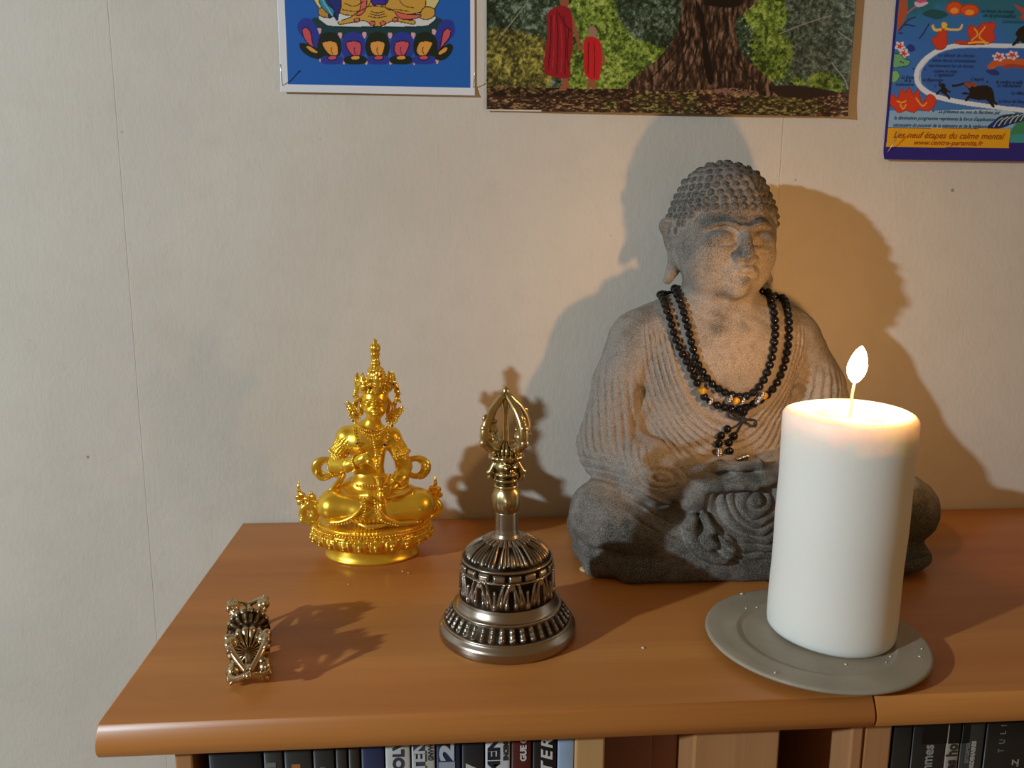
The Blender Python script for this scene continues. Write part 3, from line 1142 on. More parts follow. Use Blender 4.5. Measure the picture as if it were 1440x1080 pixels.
# dancer
d3([(455, 190), (490, 185), (495, 240), (490, 300), (440, 318), (420, 290), (400, 255), (430, 230)], RD, 4, (170, 40, 30))
l3([(462, 190), (420, 190), (405, 160)], (240, 200, 90), 0.0022)
l3([(485, 185), (540, 190), (580, 185), (595, 155)], (240, 200, 90), 0.0018)
d3([(462, 150), (480, 142), (498, 155), (490, 180), (468, 180)], (244, 200, 70))
l3([(385, 150), (350, 210), (320, 250)], (30, 50, 110), 0.0012)
# fruits
for cx, cy, rx, ry in ((545, 55, 52, 42), (640, 68, 58, 38)):
    q = [(cx + rx * math.cos(a), cy + ry * math.sin(a)) for a in np.linspace(0, 2 * PI, 16)[:-1]]
    d3(q, (226, 84, 40), 3, (170, 50, 30))
    d3([(cx + rx * .5 * math.cos(a), cy + ry * .35 + ry * .45 * math.sin(a)) for a in np.linspace(0, 2 * PI, 12)[:-1]], (244, 160, 60), 3)
d3([(340, 90), (400, 60), (480, 75), (500, 100), (440, 125), (380, 110)], (30, 84, 90), 3)
# left flowers and leaves
d3([(200, 0), (240, -10), (250, 60), (235, 120), (200, 180), (190, 210), (185, 150)], (180, 90, 60), 3)
for br in ([(240, 90), (290, 50), (330, 30)], [(190, 200), (230, 160), (300, 170)], [(200, 190), (250, 130), (300, 110)], [(190, 210), (220, 215)]):
    l3(br, (190, 96, 130) if br[0][0] == 240 else (44, 50, 110), 0.0012)
d3([(290, 20), (320, 5), (350, 12), (380, 20), (350, 40), (310, 48)], (224, 190, 214), 3)
d3([(300, 12), (330, -12), (370, 0), (350, 18), (320, 20)], (206, 90, 120), 3)
for cx, cy in ((200, 295), (225, 340)):
    d3([(cx + 30 * math.cos(a) * (1 + .25 * math.sin(5 * a)), cy + 28 * math.sin(a) * (1 + .25 * math.sin(5 * a))) for a in np.linspace(0, 2 * PI, 24)[:-1]], (230, 220, 226), 2)
    for k in range(5):
        a = k * 2 * PI / 5
        l3([(cx, cy), (cx + 10 * math.cos(a), cy + 10 * math.sin(a)), (cx + 20 * math.cos(a), cy + 20 * math.sin(a))], RD, 0.0013, 2)
d3([(240, 300), (270, 280), (298, 310), (270, 332)], (34, 60, 130), 3)
d3([(155, 350), (200, 345), (230, 375), (262, 385), (255, 415), (200, 425), (158, 425)], (112, 178, 120), 4, (40, 90, 60))
d3([(150, 460), (180, 450), (198, 480), (180, 515), (150, 520)], (130, 188, 120), 4, (60, 120, 70))
for x, y in ((205, 392), (220, 398), (285, 438), (360, 440), (410, 705), (752, 520), (912, 668)):
    d3([(x - 7, y), (x, y - 7), (x + 7, y), (x, y + 7)], (24, 40, 90), 1)
# bridge with flowers
l3([(765, 440), (800, 405), (870, 392), (940, 396), (1050, 410)], (206, 98, 48), 0.0058)
l3([(850, 425), (920, 418), (1050, 440)], (170, 70, 44), 0.0028)
d3([(740, 450), (800, 440), (830, 470), (790, 480)], (36, 60, 130), 3)
for cx, cy in ((825, 362), (910, 352)):
    d3([(cx + 38 * math.cos(a) * (1 + .2 * math.sin(6 * a)), cy + 26 * math.sin(a) * (1 + .2 * math.sin(6 * a))) for a in np.linspace(0, 2 * PI, 26)[:-1]], (228, 216, 226), 2)
    for k in range(5):
        a = k * 2 * PI / 5 + .3
        l3([(cx, cy), (cx + 12 * math.cos(a), cy + 9 * math.sin(a)), (cx + 25 * math.cos(a), cy + 18 * math.sin(a))], RD, 0.0014, 2)
# upper right creature and green hill
d3([(920, 30), (1000, 60), (1100, 40), (1100, 130), (960, 120), (975, 90)], (200, 70, 60), 3)
d3([(890, 912), (900, 830), (960, 760), (1050, 730), (1500, 720), (1500, 905), (1010, 905)], (58, 136, 96), 4)
d3([(890, 925), (900, 860), (1000, 850), (1100, 880), (1100, 925)], (60, 150, 150), 4)
d3([(750, 812), (790, 770), (850, 730), (990, 718), (1040, 730), (1000, 760), (900, 790), (840, 812)], (30, 44, 100), 4)
for k in range(6):
    l3([(790 + 34 * k, 806 - 8 * k), (815 + 34 * k, 770 - 8 * k), (850 + 34 * k, 745 - 6 * k)], (206, 214, 120) if k % 2 else (150, 190, 220), 0.0009, 4)
# elephant, runner, second elephant
BK = (34, 26, 26)
d3([(600, 525), (650, 520), (690, 545), (740, 540), (780, 560), (795, 600), (800, 640), (818, 655), (806, 668), (785, 645), (800, 678), (785, 680), (745, 635), (700, 636), (640, 625), (628, 640), (608, 640), (625, 612), (640, 600), (605, 600), (590, 592), (610, 585), (640, 590), (632, 565), (618, 550)], BK, 3)
l3([(605, 530), (570, 540), (540, 545), (530, 540)], BK, 0.0018)
d3([(604, 528), (640, 520), (685, 532), (680, 552), (655, 548), (640, 560), (620, 548)], (150, 78, 50), 3)
d3([(456, 535), (470, 528), (486, 536), (488, 565), (498, 580), (490, 600), (466, 590), (458, 565)], BK, 3)
l3([(462, 545), (448, 540), (455, 520)], BK, 0.0014)
l3([(485, 560), (505, 580), (522, 580)], BK, 0.0013)
l3([(470, 585), (455, 575), (430, 600)], BK, 0.0018)
l3([(485, 590), (500, 608), (515, 628)], BK, 0.0018)
l3([(420, 538), (428, 555), (418, 545)], (30, 50, 110), 0.0008)
d3([(1100, 150), (1000, 160), (955, 180), (930, 215), (940, 240), (908, 285), (920, 292), (960, 262), (985, 280), (1100, 300)], BK, 3)
# yellow title bar
m = P3.mask(c3([(126, 812), (898, 816), (888, 938), (112, 930)]))
P3.C[m] = s2l((228, 166, 26))
PM3 = paper_mat('coated_print', 0.4)
o3 = sheet(P3, 'poster', PM3, None, lambda x, z: 0.0012 + 0.003 * np.clip((0.01 - (z - z3)) / 0.01, 0, 1) ** 2)
tag(o3, 'blue French poster of an elephant path with a yellow title bar, top right of the wall', 'poster')
o3['label'] = 'blue illustrated poster with an elephant, white road and yellow title bar'
# lettering on poster 3
INK = M('brown_ink', s2l((150, 66, 20)), 0.5).m
INKB = M('navy_ink', s2l((34, 52, 96)), 0.5).m


def wall_text(txt, cx, cy, size, m, shear=0.3, sx=1.0, bold=0.0, to=None, off=0.0020):
    a = W(cx / 4.5 + 1220, cy / 4.5, 0)
    off = 0.00135 + 0.003 * min(max((0.01 - (a[2] - z3)) / 0.01, 0), 1) ** 2
    o = text_mesh(txt, size, m, o3, 'lettering', (a[0], -off, a[2]), (PI / 2, 0, 0), shear, 1.0, bold, extr=0.00005)
    if to:
        b = W(to / 4.5 + 1220, cy / 4.5, 0)
        wd = max(v.co.x for v in o.data.vertices)
        o.data.transform(Matrix.Diagonal(((b[0] - a[0]) / wd, 1, 1, 1)))
    return o


wall_text('Les neuf étapes du calme mental', 155, 872, 0.0072, INK, 0.35, to=862, bold=0.00008, off=.0024)
wall_text('www.centre-paramita.fr', 282, 916, 0.0056, INK, 0.35, to=725, bold=0.00006, off=.0032)
for txt, x, y, to in (('La présence ou non du flambeau par', 440, 716, 835), ('la diminution progressive représente la force d\'application', 160, 757, 800),
                      ('nécessaire du pouvoir de la mémoire et de la vigilance', 155, 802, 748), ('La dispersion', 335, 516, 470), ("L'agitation", 418, 484, 540),
                      ("L'esprit", 645, 512, 730), ('La force', 205, 500, 288), ('de la', 225, 520, 268), ('mémoire', 170, 545, 285), ('La force de l\'étude', 820, 652, 1000),
                      ('La réflexion', 900, 600, 1010), ('Le relâchement', 810, 552, 965), ('le nombre et taille', 805, 530, 975)):
    wall_text(txt, x, y, 0.0042, INKB, 0.3, to=to, bold=0.00003, off=0.0022 if y > 780 else .0016)
for txt, x, y, to in (('Le détour du chemin', 440, 360, 670), ('autour des six circonvolutions', 400, 392, 680), ('représentent les six forces', 375, 425, 665), ('comme un singe', 408, 460, 560),
                      ('Les forces du mental', 700, 80, 920), ('de la tranquillité', 720, 110, 930), ('continue', 840, 148, 1000)):
    wall_text(txt, x, y, 0.0040, INKB, 0.3, to=to, off=0.0016)

# pins
STEEL = M('pin_steel', s2l((190, 186, 178)), 0.3, 0.9).m


def pin(px0, py0, px1, py1, out, label):
    a = W(px0, py0, 0)
    b = W(px1, py1, -out)
    o = thing('pin', label, 'pin', tuple(a + np.array([0, -0.001, 0])))
    d = b - a
    MB().tube([(0, 0.002, 0), tuple(d * 0.5), tuple(d)], 0.00035, 8).build('needle', STEEL, o)
    MB().ball(tuple(d), 0.0007, 8, 6).build('head', STEEL, o)


pin(398, 128, 395, 92, 0.010, 'thin steel pin slanting up at the blue print\'s lower left corner')
pin(665, 128, 668, 100, 0.010, 'thin steel pin slanting up at the blue print\'s lower right corner')
pin(1243, 222, 1264, 188, 0.006, 'thin steel pin across the lower left corner of the elephant poster')

# ------------------------------------------------------------------ stone Buddha
st = M('weathered_stone', rough=0.9, Specular_IOR_Level=0.2)
v = st.coord()
geo = st.n('ShaderNodeNewGeometry')
pt = geo.outputs['Pointiness']
n_sp = st.noise(v, 1300.0, 4, 0.7)
n_md = st.noise(v, 90.0, 6, 0.65)
n_lg = st.noise(v, 22.0, 4, 0.6)
zz = st.sep(v)[2]
dust = st.ramp(n_sp, [(0.33, s2l((86, 81, 74))), (0.43, s2l((130, 124, 116))), (0.62, s2l((156, 148, 138)))])
darkc = st.ramp(n_sp, [(0.40, s2l((58, 56, 52))), (0.52, s2l((92, 89, 83))), (0.68, s2l((142, 138, 130)))])
# dust lies in the hollows and over the chest; the crown is darker bare stone, and it darkens towards the lap
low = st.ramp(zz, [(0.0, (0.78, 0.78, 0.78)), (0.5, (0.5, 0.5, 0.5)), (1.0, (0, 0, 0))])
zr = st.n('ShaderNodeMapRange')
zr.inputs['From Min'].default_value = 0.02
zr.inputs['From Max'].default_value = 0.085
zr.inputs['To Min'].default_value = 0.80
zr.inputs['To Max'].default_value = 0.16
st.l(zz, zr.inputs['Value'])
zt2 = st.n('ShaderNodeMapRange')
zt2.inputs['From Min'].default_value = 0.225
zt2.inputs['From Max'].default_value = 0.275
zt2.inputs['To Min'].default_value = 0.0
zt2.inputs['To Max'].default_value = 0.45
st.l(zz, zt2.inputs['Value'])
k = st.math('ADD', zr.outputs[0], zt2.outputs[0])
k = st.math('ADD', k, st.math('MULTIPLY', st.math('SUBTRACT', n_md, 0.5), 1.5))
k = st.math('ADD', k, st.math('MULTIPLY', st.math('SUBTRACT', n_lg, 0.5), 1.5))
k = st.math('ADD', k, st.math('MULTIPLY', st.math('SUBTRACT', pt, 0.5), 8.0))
sa = st.n('ShaderNodeVertexColor', layer_name='stain_shade')
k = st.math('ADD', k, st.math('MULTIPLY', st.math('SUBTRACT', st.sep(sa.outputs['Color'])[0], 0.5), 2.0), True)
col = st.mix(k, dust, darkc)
st.base(col)
pit = st.ramp(n_sp, [(0.34, (0, 0, 0)), (0.46, (1, 1, 1))])
st.bump(st.math('ADD', st.math('MULTIPLY', pit, 0.7), st.math('MULTIPLY', n_md, 1.2)), 0.42, 0.0008)
STONE = st.m

BX = 0.2025
bud = thing('buddha_statue', 'large weathered grey stone statue of a seated buddha wearing black beads', 'statue', (BX, -0.09, 0))


def S(px, py, Y):
    """statue-local position of something seen at a photo pixel on depth plane Y"""
    return W(px, py, Y) - np.array([BX, -0.09, 0])


cl = Clay((-0.135, -0.075, -0.004), (0.185, 0.080, 0.305), 0.00105)
yb = 0.09   # world Y = local y - 0.09
# base slab, folded cloth under the legs
cl.box((0.020, 0.002, 0.0105), (0.128, 0.052, 0.0125), 0.011)
cl.box((0.0, -0.035, 0.0085), (0.085, 0.026, 0.0100), 0.009, 0.006)
cl.ell((-0.085, -0.012, 0.011), (0.026, 0.034, 0.0125), 0.006)
cl.ell((0.125, -0.030, 0.011), (0.032, 0.036, 0.0125), 0.006)
cl.ell((0.04, -0.035, 0.010), (0.08, 0.031, 0.0115), 0.006)
# thighs and knees
cl.cap((-0.088, -0.020, 0.0395), (-0.03, 0.0, 0.044), 0.0265, 0.031, 0.008)
cl.cap((0.128, -0.012, 0.0405), (0.04, 0.0, 0.044), 0.0285, 0.031, 0.008)
cl.ell((-0.0865, -0.022, 0.040), (0.0275, 0.032, 0.0270), 0.006)
cl.ell((0.134, -0.020, 0.040), (0.0340, 0.034, 0.0285), 0.006)
# shins crossing towards the middle
cl.cap((-0.082, -0.036, 0.034), (0.0, -0.052, 0.026), 0.0205, 0.015, 0.008)
cl.cap((0.115, -0.034, 0.034), (0.02, -0.050, 0.026), 0.0205, 0.015, 0.008)
cl.ell((0.0, -0.02, 0.035), (0.060, 0.036, 0.032), 0.01)
# trunk
cl.ell((0.0, 0.018, 0.105), (0.066, 0.038, 0.070), 0.012)
cl.ell((0.002, 0.012, 0.150), (0.070, 0.036, 0.050), 0.012)
cl.ell((0.0, 0.004, 0.082), (0.060, 0.037, 0.030), 0.012)
cl.cap((-0.044, 0.016, 0.168), (0.050, 0.016, 0.168), 0.0260, 0.0260, 0.012)
cl.ell((0.0, 0.012, 0.186), (0.043, 0.024, 0.020), 0.016)
# chest and belly swell
cl.ell((0.0, -0.006, 0.150), (0.046, 0.026, 0.034), 0.014)
# arms
cl.chain([(-0.056, 0.016, 0.164), (-0.069, 0.014, 0.130), (-0.081, 0.006, 0.090)], [0.0265, 0.0240, 0.0230], 0.006)
cl.chain([(0.058, 0.016, 0.164), (0.078, 0.014, 0.130), (0.092, 0.006, 0.088)], [0.0265, 0.0245, 0.0235], 0.006)
cl.chain([(-0.082, 0.002, 0.083), (-0.058, -0.026, 0.078), (-0.030, -0.044, 0.072)], [0.0225, 0.0185, 0.0130], 0.010)
cl.chain([(0.091, 0.002, 0.083), (0.062, -0.026, 0.078), (0.032, -0.044, 0.072)], [0.0225, 0.0185, 0.0130], 0.010)
# sleeve ends hanging over the lap
cl.ell((-0.030, -0.048, 0.060), (0.012, 0.011, 0.010), 0.006)
cl.ell((-0.056, -0.036, 0.066), (0.022, 0.014, 0.011), 0.008)
# waist roll of cloth above the hands
cl.chain([(-0.06, -0.022, 0.083), (-0.03, -0.034, 0.082), (0.0, -0.037, 0.081), (0.03, -0.034, 0.082), (0.06, -0.022, 0.083)], 0.0065, 0.006)
# hollow between the hands and the cloth fan
# hands resting in the lap: four fingers each, thumbs meeting
for s in (-1, 1):
    zc = 0.0715 if s < 0 else 0.0755
    cl.ell((s * 0.018, -0.050, zc), (0.015, 0.0125, 0.0062), 0.004)
    for i in range(4):
        y = -0.0585 + 0.0066 * i
        L = (0.020, 0.024, 0.023, 0.018)[i]
        z = zc + (0.0012 if i in (1, 2) else 0)
        cl.chain([(s * 0.010, y, z), (s * (0.010 - L * 0.55), y - 0.0005, z + 0.0012), (s * (0.010 - L), y, z - 0.0008)], [0.0036, 0.0033, 0.0026], 0.0012)
    cl.chain([(s * 0.026, -0.0480, 0.080), (s * 0.014, -0.0530, 0.0855), (s * 0.002, -0.0545, 0.0850)], [0.0046, 0.0040, 0.0034], 0.003)
# cloth fan hanging from the hands over the crossed shins
cl.ell((0.004, -0.0475, 0.038), (0.033, 0.0155, 0.032), 0.005)
cl.ell((0.004, -0.052, 0.018), (0.046, 0.012, 0.012), 0.006)
# the two curled ends of the sash left of the fan
p = [(-0.034, -0.0575, 0.048), (-0.036, -0.0605, 0.040), (-0.032, -0.0635, 0.030), (-0.023, -0.0655, 0.0235), (-0.013, -0.0665, 0.0225), (-0.008, -0.0655, 0.0285), (-0.012, -0.0650, 0.034)]
cl.chain([tuple(q) for q in spline(p, 3)], 0.0042, 0.002)
p = [(-0.025, -0.0585, 0.050), (-0.022, -0.0630, 0.042), (-0.026, -0.0645, 0.036), (-0.020, -0.0655, 0.0315)]
cl.chain([tuple(q) for q in spline(p, 3)], 0.0034, 0.002)


# carved folds
def env(x, a, b, e):
    """1 inside [a, b] with soft edges e"""
    return np.clip((x - a) / e, 0, 1) * np.clip((b - x) / e, 0, 1)


def chest_folds(X, Y, Z):
    dx, dz = (X - 0.004) / 0.0470, (0.1835 - Z) / 0.0760
    r = np.sqrt(dx * dx + np.maximum(dz, 0) ** 2)
    m = env(r, 1.0, 1.62, 0.05) * np.clip((0.030 - Y) / 0.01, 0, 1) * env(Z, 0.086, 0.182, 0.008) * np.clip((0.064 - np.abs(X)) / 0.006, 0, 1)
    ph = (r - 1.0) / 0.62 * 8.5
    bare = np.clip((1.0 - r) / 0.03, 0, 1) * np.clip((0.02 - Y) / 0.01, 0, 1) * env(Z, 0.09, 0.178, 0.01)
    return m * 0.0021 * (np.abs(np.sin(PI * ph)) ** 0.8 * -1 + 0.4) + bare * 0.0016


cl.warp(chest_folds, (-0.07, -0.04, 0.08), (0.07, 0.035, 0.185))


def arm_folds(sgn):
    def f(X, Y, Z):
        x = X * sgn
        # folds run down the outer arm and sweep inwards towards the elbow
        u = x + 0.085 - 0.0022 * np.exp((0.115 - Z) / 0.020) + -Y * 0.55 + (Z - 0.12) * 0.10
        ph = u / 0.0068
        m = env(Z, 0.074, 0.152, 0.018) * np.clip((-x - 0.058) / 0.006, 0, 1) * np.clip((0.03 - Y) / 0.02, 0, 1)
        return m * 0.0018 * (-np.abs(np.sin(PI * ph)) ** 0.7 + 0.4)
    return f


cl.warp(arm_folds(1), (-0.135, -0.04, 0.07), (-0.05, 0.05, 0.155))
cl.warp(arm_folds(-1), (0.05, -0.04, 0.07), (0.135, 0.05, 0.155))


def sleeve_folds(X, Y, Z):
    ph = ((X + 0.10) * 0.35 + (Z - 0.07) * 1.0 + Y * 0.3) / 0.0065
    m = env(X, -0.115, -0.072, 0.012) * env(Z, 0.060, 0.098, 0.008) * np.clip((0.012 - Y) / 0.01, 0, 1)
    return m * 0.0015 * (-np.abs(np.sin(PI * ph)) ** 0.7 + 0.4)


cl.warp(sleeve_folds, (-0.12, -0.06, 0.055), (-0.06, 0.02, 0.10))


def cuff_rings(X, Y, Z):
    r = np.sqrt(((X + 0.054) / 1.9) ** 2 + (Z - 0.0765) ** 2)
    m = np.clip((0.0105 - r) / 0.002, 0, 1) * np.clip((-0.02 - Y) / 0.01, 0, 1)
    return m * 0.0008 * np.cos(2 * PI * r / 0.0042)


cl.warp(cuff_rings, (-0.08, -0.07, 0.06), (-0.02, -0.01, 0.095))


def fan_rings(X, Y, Z):
    dx, dz = X - 0.012, (Z - 0.0600)
    r = np.sqrt((dx * 0.85) ** 2 + dz ** 2) + 0.0009 * np.sin(X * 260 + Z * 190)
    ph = r / 0.0060
    m = np.clip((0.047 - r) / 0.004, 0, 1) * np.clip((-0.046 - Y) / 0.006, 0, 1) * env(X, -0.026, 0.04, 0.005) * env(Z, 0.018, 0.068, 0.004)
    return m * 0.0011 * (np.abs(np.sin(PI * ph)) * -2 + 1)


cl.warp(fan_rings, (-0.035, -0.075, 0.012), (0.045, -0.03, 0.07))


def leg_folds(sgn, c):
    def f(X, Y, Z):
        x = X * sgn
        u = (Z - 0.060) + 0.42 * (x - c) + 0.0015 * np.sin(x * 90)
        m = env(x, -0.082, -0.034, 0.014) * env(Z, 0.022, 0.068, 0.006) * np.clip((-0.024 - Y) / 0.008, 0, 1)
        s_ = np.exp(-((u - 0.002) / 0.0011) ** 2) + np.exp(-((u + 0.008) / 0.0011) ** 2) + np.exp(-((u + 0.0175) / 0.0012) ** 2)
        return -m * 0.0019 * s_
    return f


cl.warp(leg_folds(1, -0.06), (-0.09, -0.075, 0.015), (-0.02, -0.01, 0.075))
cl.warp(leg_folds(-1, -0.08), (0.02, -0.075, 0.015), (0.09, -0.01, 0.075))
# crease between legs and slab
cl.chain([(-0.120, -0.008, 0.0215), (-0.108, -0.042, 0.0200), (-0.085, -0.056, 0.0190), (-0.055, -0.062, 0.0165), (-0.040, -0.066, 0.0170)], [0.0042, 0.0046, 0.0046, 0.0038, 0.002], 0.002, mode='cut')
cl.chain([(0.172, -0.01, 0.0215), (0.155, -0.048, 0.0200), (0.12, -0.062, 0.0190), (0.06, -0.066, 0.017)], [0.0050, 0.0050, 0.0046, 0.003], 0.002, mode='cut')
# groove between arm and side
for s in (-1, 1):
    cl.chain([(s * 0.0570, -0.022, 0.152), (s * 0.0600, -0.024, 0.128), (s * 0.0650, -0.030, 0.103)], [0.003, 0.0066, 0.0056], 0.004, mode='cut', sy=3.2)

# ---- neck and head
HX, HY = -0.001, 0.004
head_turn = math.radians(6)
HSX = 0.0020
cl.cap((0, 0.012, 0.175), (HX, 0.008, 0.208), 0.0265, 0.0245, 0.010)
cl.rot = (HX, HY + 0.014, head_turn)
cl.ell((HSX, HY + 0.014, 0.2500), (0.0375, 0.0430, 0.0400), 0.008)
cl.ell((HX, HY - 0.002, 0.2350), (0.0350, 0.0320, 0.0360), 0.010)
cl.ell((HX, HY - 0.0115, 0.2180), (0.0235, 0.0205, 0.0165), 0.012)
cl.ell((HX - 0.018, HY - 0.0110, 0.2260), (0.011, 0.0130, 0.0150), 0.010)
cl.ell((HX + 0.018, HY - 0.0110, 0.2260), (0.011, 0.0130, 0.0150), 0.010)
cl.ell((HSX, HY + 0.013, 0.2760), (0.0290, 0.0300, 0.0215), 0.016)
FY = HY - 0.0345
# brows, eyes, nose, lips
for s in (-1, 1):
    br = [(HX + s * 0.0035, FY + 0.0005, 0.2500), (HX + s * 0.009, FY + 0.0008, 0.2530), (HX + s * 0.017, FY + 0.0050, 0.2540), (HX + s * 0.0255, FY + 0.0125, 0.2500)]
    cl.ell((HX + s * 0.0135, FY + 0.0005, 0.2465), (0.0090, 0.0045, 0.0055), 0.004, mode='cut')
    cl.chain([tuple(q) for q in spline(br, 3)], 0.0016, 0.0022)
    cl.ell((HX + s * 0.0138, FY + 0.0086, 0.2432), (0.0108, 0.0078, 0.0060), 0.0020)
    lid = [(HX + s * 0.0050, FY + 0.0022, 0.2398), (HX + s * 0.0105, FY + 0.0010, 0.2386), (HX + s * 0.0170, FY + 0.0030, 0.2388), (HX + s * 0.0230, FY + 0.0085, 0.2406)]
    cl.chain([tuple(q) for q in spline(lid, 4)], 0.0011, 0.0006, mode='cut')
    lid2 = [(a, b_ + 0.0006, c_ - 0.0020) for a, b_, c_ in lid]
    cl.chain([tuple(q) for q in spline(lid2, 4)], 0.0011, 0.0015)
    cl.ell((HX + s * 0.0190, HY - 0.0220, 0.2335), (0.008, 0.008, 0.009), 0.010)
    cl.ell((HX + s * 0.0050, FY - 0.0040, 0.2292), (0.0040, 0.0046, 0.0030), 0.0022)
    cl.ell((HX + s * 0.0045, FY - 0.0078, 0.2268), (0.0014, 0.0012, 0.0010), 0.001, mode='cut')
    # ears with long lobes
    ex = HX + s * 0.0350 + 0.0012
    cl.chain([(ex, HY + 0.014, 0.2590), (ex + s * 0.0045, HY + 0.018, 0.2520), (ex + s * 0.0010, HY + 0.017, 0.2380), (ex - s * 0.0010, HY + 0.014, 0.2280), (ex + s * 0.0015, HY + 0.011, 0.2190), (ex + s * 0.0055, HY + 0.010, 0.2120)], [0.0040, 0.0052, 0.0042, 0.0040, 0.0044, 0.0034], 0.0025, sy=1.3)
    cl.chain([(ex + s * 0.0045, HY + 0.0075, 0.2545), (ex + s * 0.0050, HY + 0.0085, 0.2440), (ex + s * 0.0035, HY + 0.0065, 0.2330)], 0.0022, 0.0015, mode='cut')
cl.chain([(HX, FY + 0.0005, 0.2500), (HX, FY - 0.0036, 0.2410), (HX, FY - 0.0076, 0.2305)], [0.0026, 0.0034, 0.0044], 0.0030)
cl.ell((HX, FY + 0.0008, 0.2190), (0.0115, 0.0046, 0.0065), 0.006)
cl.chain([(HX - 0.0118, FY + 0.0022, 0.2202), (HX - 0.004, FY - 0.0038, 0.2222), (HX, FY - 0.0052, 0.2212), (HX + 0.004, FY - 0.0038, 0.2222), (HX + 0.0118, FY + 0.0022, 0.2202)], [0.0014, 0.0025, 0.0024, 0.0025, 0.0014], 0.0008)
cl.chain([(HX - 0.0085, FY + 0.0018, 0.2156), (HX, FY - 0.0034, 0.2142), (HX + 0.0085, FY + 0.0018, 0.2156)], [0.0018, 0.0031, 0.0018], 0.0008)
cl.chain([(HX - 0.0095, FY - 0.0022, 0.2186), (HX, FY - 0.0064, 0.2180), (HX + 0.0095, FY - 0.0022, 0.2186)], 0.0009, 0.0006, mode='cut')
cl.ell((HX, FY + 0.0065, 0.2075), (0.0085, 0.0075, 0.0065), 0.006)


# hair cap with a raised edge, then rows of snail curls
def hair(X, Y, Z):
    x, y, z = X - HSX, Y - HY - 0.014, Z - 0.2500
    k0 = np.sqrt((x / 0.0402) ** 2 + (y / 0.0455) ** 2 + (z / 0.0420) ** 2)
    d = (k0 - 1) * 0.041
    # the hairline: level over the brow, dropping to the ears
    hl = 0.2610 - 0.60 * np.clip(Y - (HY - 0.020), 0, 0.022) * 1.3
    d2_ = (hl - Z) * 0.8
    return np.maximum(d, d2_)


cl.op(hair, (-0.05, -0.06, 0.22), (0.05, 0.07, 0.30), 0.0015)


def skull_r(dv):
    """distance of the hair surface from its centre along unit direction dv"""
    a = 1 / math.sqrt((dv[0] / 0.0405) ** 2 + (dv[1] / 0.0455) ** 2 + (dv[2] / 0.0420) ** 2)
    # ushnisha ellipsoid from the same centre
    c = np.array([0, -0.001, 0.028])
    r = np.array([0.0285, 0.031, 0.0208])
    A = (dv / r) @ (dv / r)
    B = -2 * (dv / r) @ (c / r)
    C = (c / r) @ (c / r) - 1
    disc = B * B - 4 * A * C
    b = (-B + math.sqrt(disc)) / (2 * A) if disc > 0 else 0
    return max(a, b)


hc0 = np.array([HSX, HY + 0.014, 0.2500])
ca_, sa_ = math.cos(head_turn), math.sin(head_turn)
rc = np.array([HX, HY + 0.014])


def turn(p):
    q = p[:2] - rc
    return np.array([rc[0] + q[0] * ca_ - q[1] * sa_, rc[1] + q[0] * sa_ + q[1] * ca_, p[2]])


curls = []
cl.rot = None
for row, e in enumerate([86, 76, 67, 58.5, 50.5, 43, 35.5, 28, 20.5, 13, 5.5, -2, -9.5, -17, -24.5]):
    er = math.radians(e)
    nr = max(4, int(round(2 * PI * math.cos(er) * 0.0425 / 0.0064)))
    for j in range(nr):
        a = 2 * PI * (j + 0.5 * (row % 2)) / nr
        dv = np.array([math.cos(er) * math.cos(a), math.cos(er) * math.sin(a), math.sin(er)])
        # march inwards until the stone is met
        t_ = 0.053
        while t_ > 0.02:
            q = turn(hc0 + dv * t_)
            ii_ = [min(max(int(round((q[c_] - cl.ax[c_][0]) / cl.h)), 0), cl.D.shape[c_] - 1) for c_ in range(3)]
            if cl.D[ii_[0], ii_[1], ii_[2]] < 0:
                break
            t_ -= 0.0004
        pp = hc0 + dv * t_
        hl = 0.2622 - 0.60 * min(max(pp[1] - (HY - 0.020), 0), 0.022) * 1.3
        if pp[2] < hl + 0.0024:
            continue
        if abs(dv[0]) > 0.86 and pp[2] < 0.257 and abs(pp[1] - HY - 0.016) < 0.010:
            continue
        curls.append(turn(hc0 + dv * (t_ - 0.0006)))
for pp in curls:
    cl.ell(pp, 0.0027, 0.0002)


cl.rot = None


# worn uneven surface
def wear(X, Y, Z):
    return 0.00035 * (np.sin(X * 310 + np.sin(Z * 170) * 2) * np.sin(Z * 290 + Y * 120) + np.sin(Y * 260 + X * 150) * 0.6)


cl.warp(wear, (-0.2, -0.2, -0.1), (0.2, 0.2, 0.4))
cl.op(lambda X, Y, Z: (0.0015 - Z) + 0 * X + 0 * Y, (-0.135, -0.075, -0.004), (0.185, 0.08, 0.02), 0.0, 'add') if False else None
slb, Xb, Yb_, Zb = cl.sub((-1, -1, -1), (1, 1, 0.01))
cl.D[slb] = np.maximum(cl.D[slb], (0.0008 - Zb) + 0 * Xb + 0 * Yb_)
body = cl.build('body', STONE, bud)
# the trunk and head lean back over the lap
co = np.empty(len(body.data.vertices) * 3, np.float32)
body.data.vertices.foreach_get('co', co)
co = co.reshape(-1, 3)
LEAN = 0.022
co0 = co.astype(float).copy()
t_ = np.clip((co[:, 2] - 0.055) / 0.085, 0, 1)
t_ = t_ * t_ * (3 - 2 * t_)
t_ *= np.clip((co[:, 1] + 0.075) / 0.03, 0.0, 1) ** 0.5
co[:, 0] += t_ * (0.0068 + 0.036 * co[:, 0])
co[:, 2] += t_ * 0.036 * (co[:, 2] - 0.243)
co[:, 1] += t_ * LEAN
body.data.vertices.foreach_set('co', co.ravel())
body.data.update()
bvh = BVHTree.FromPolygons([tuple(v.co) for v in body.data.vertices], [tuple(p.vertices) for p in body.data.polygons])
BO = Vector((BX, -0.09, 0))


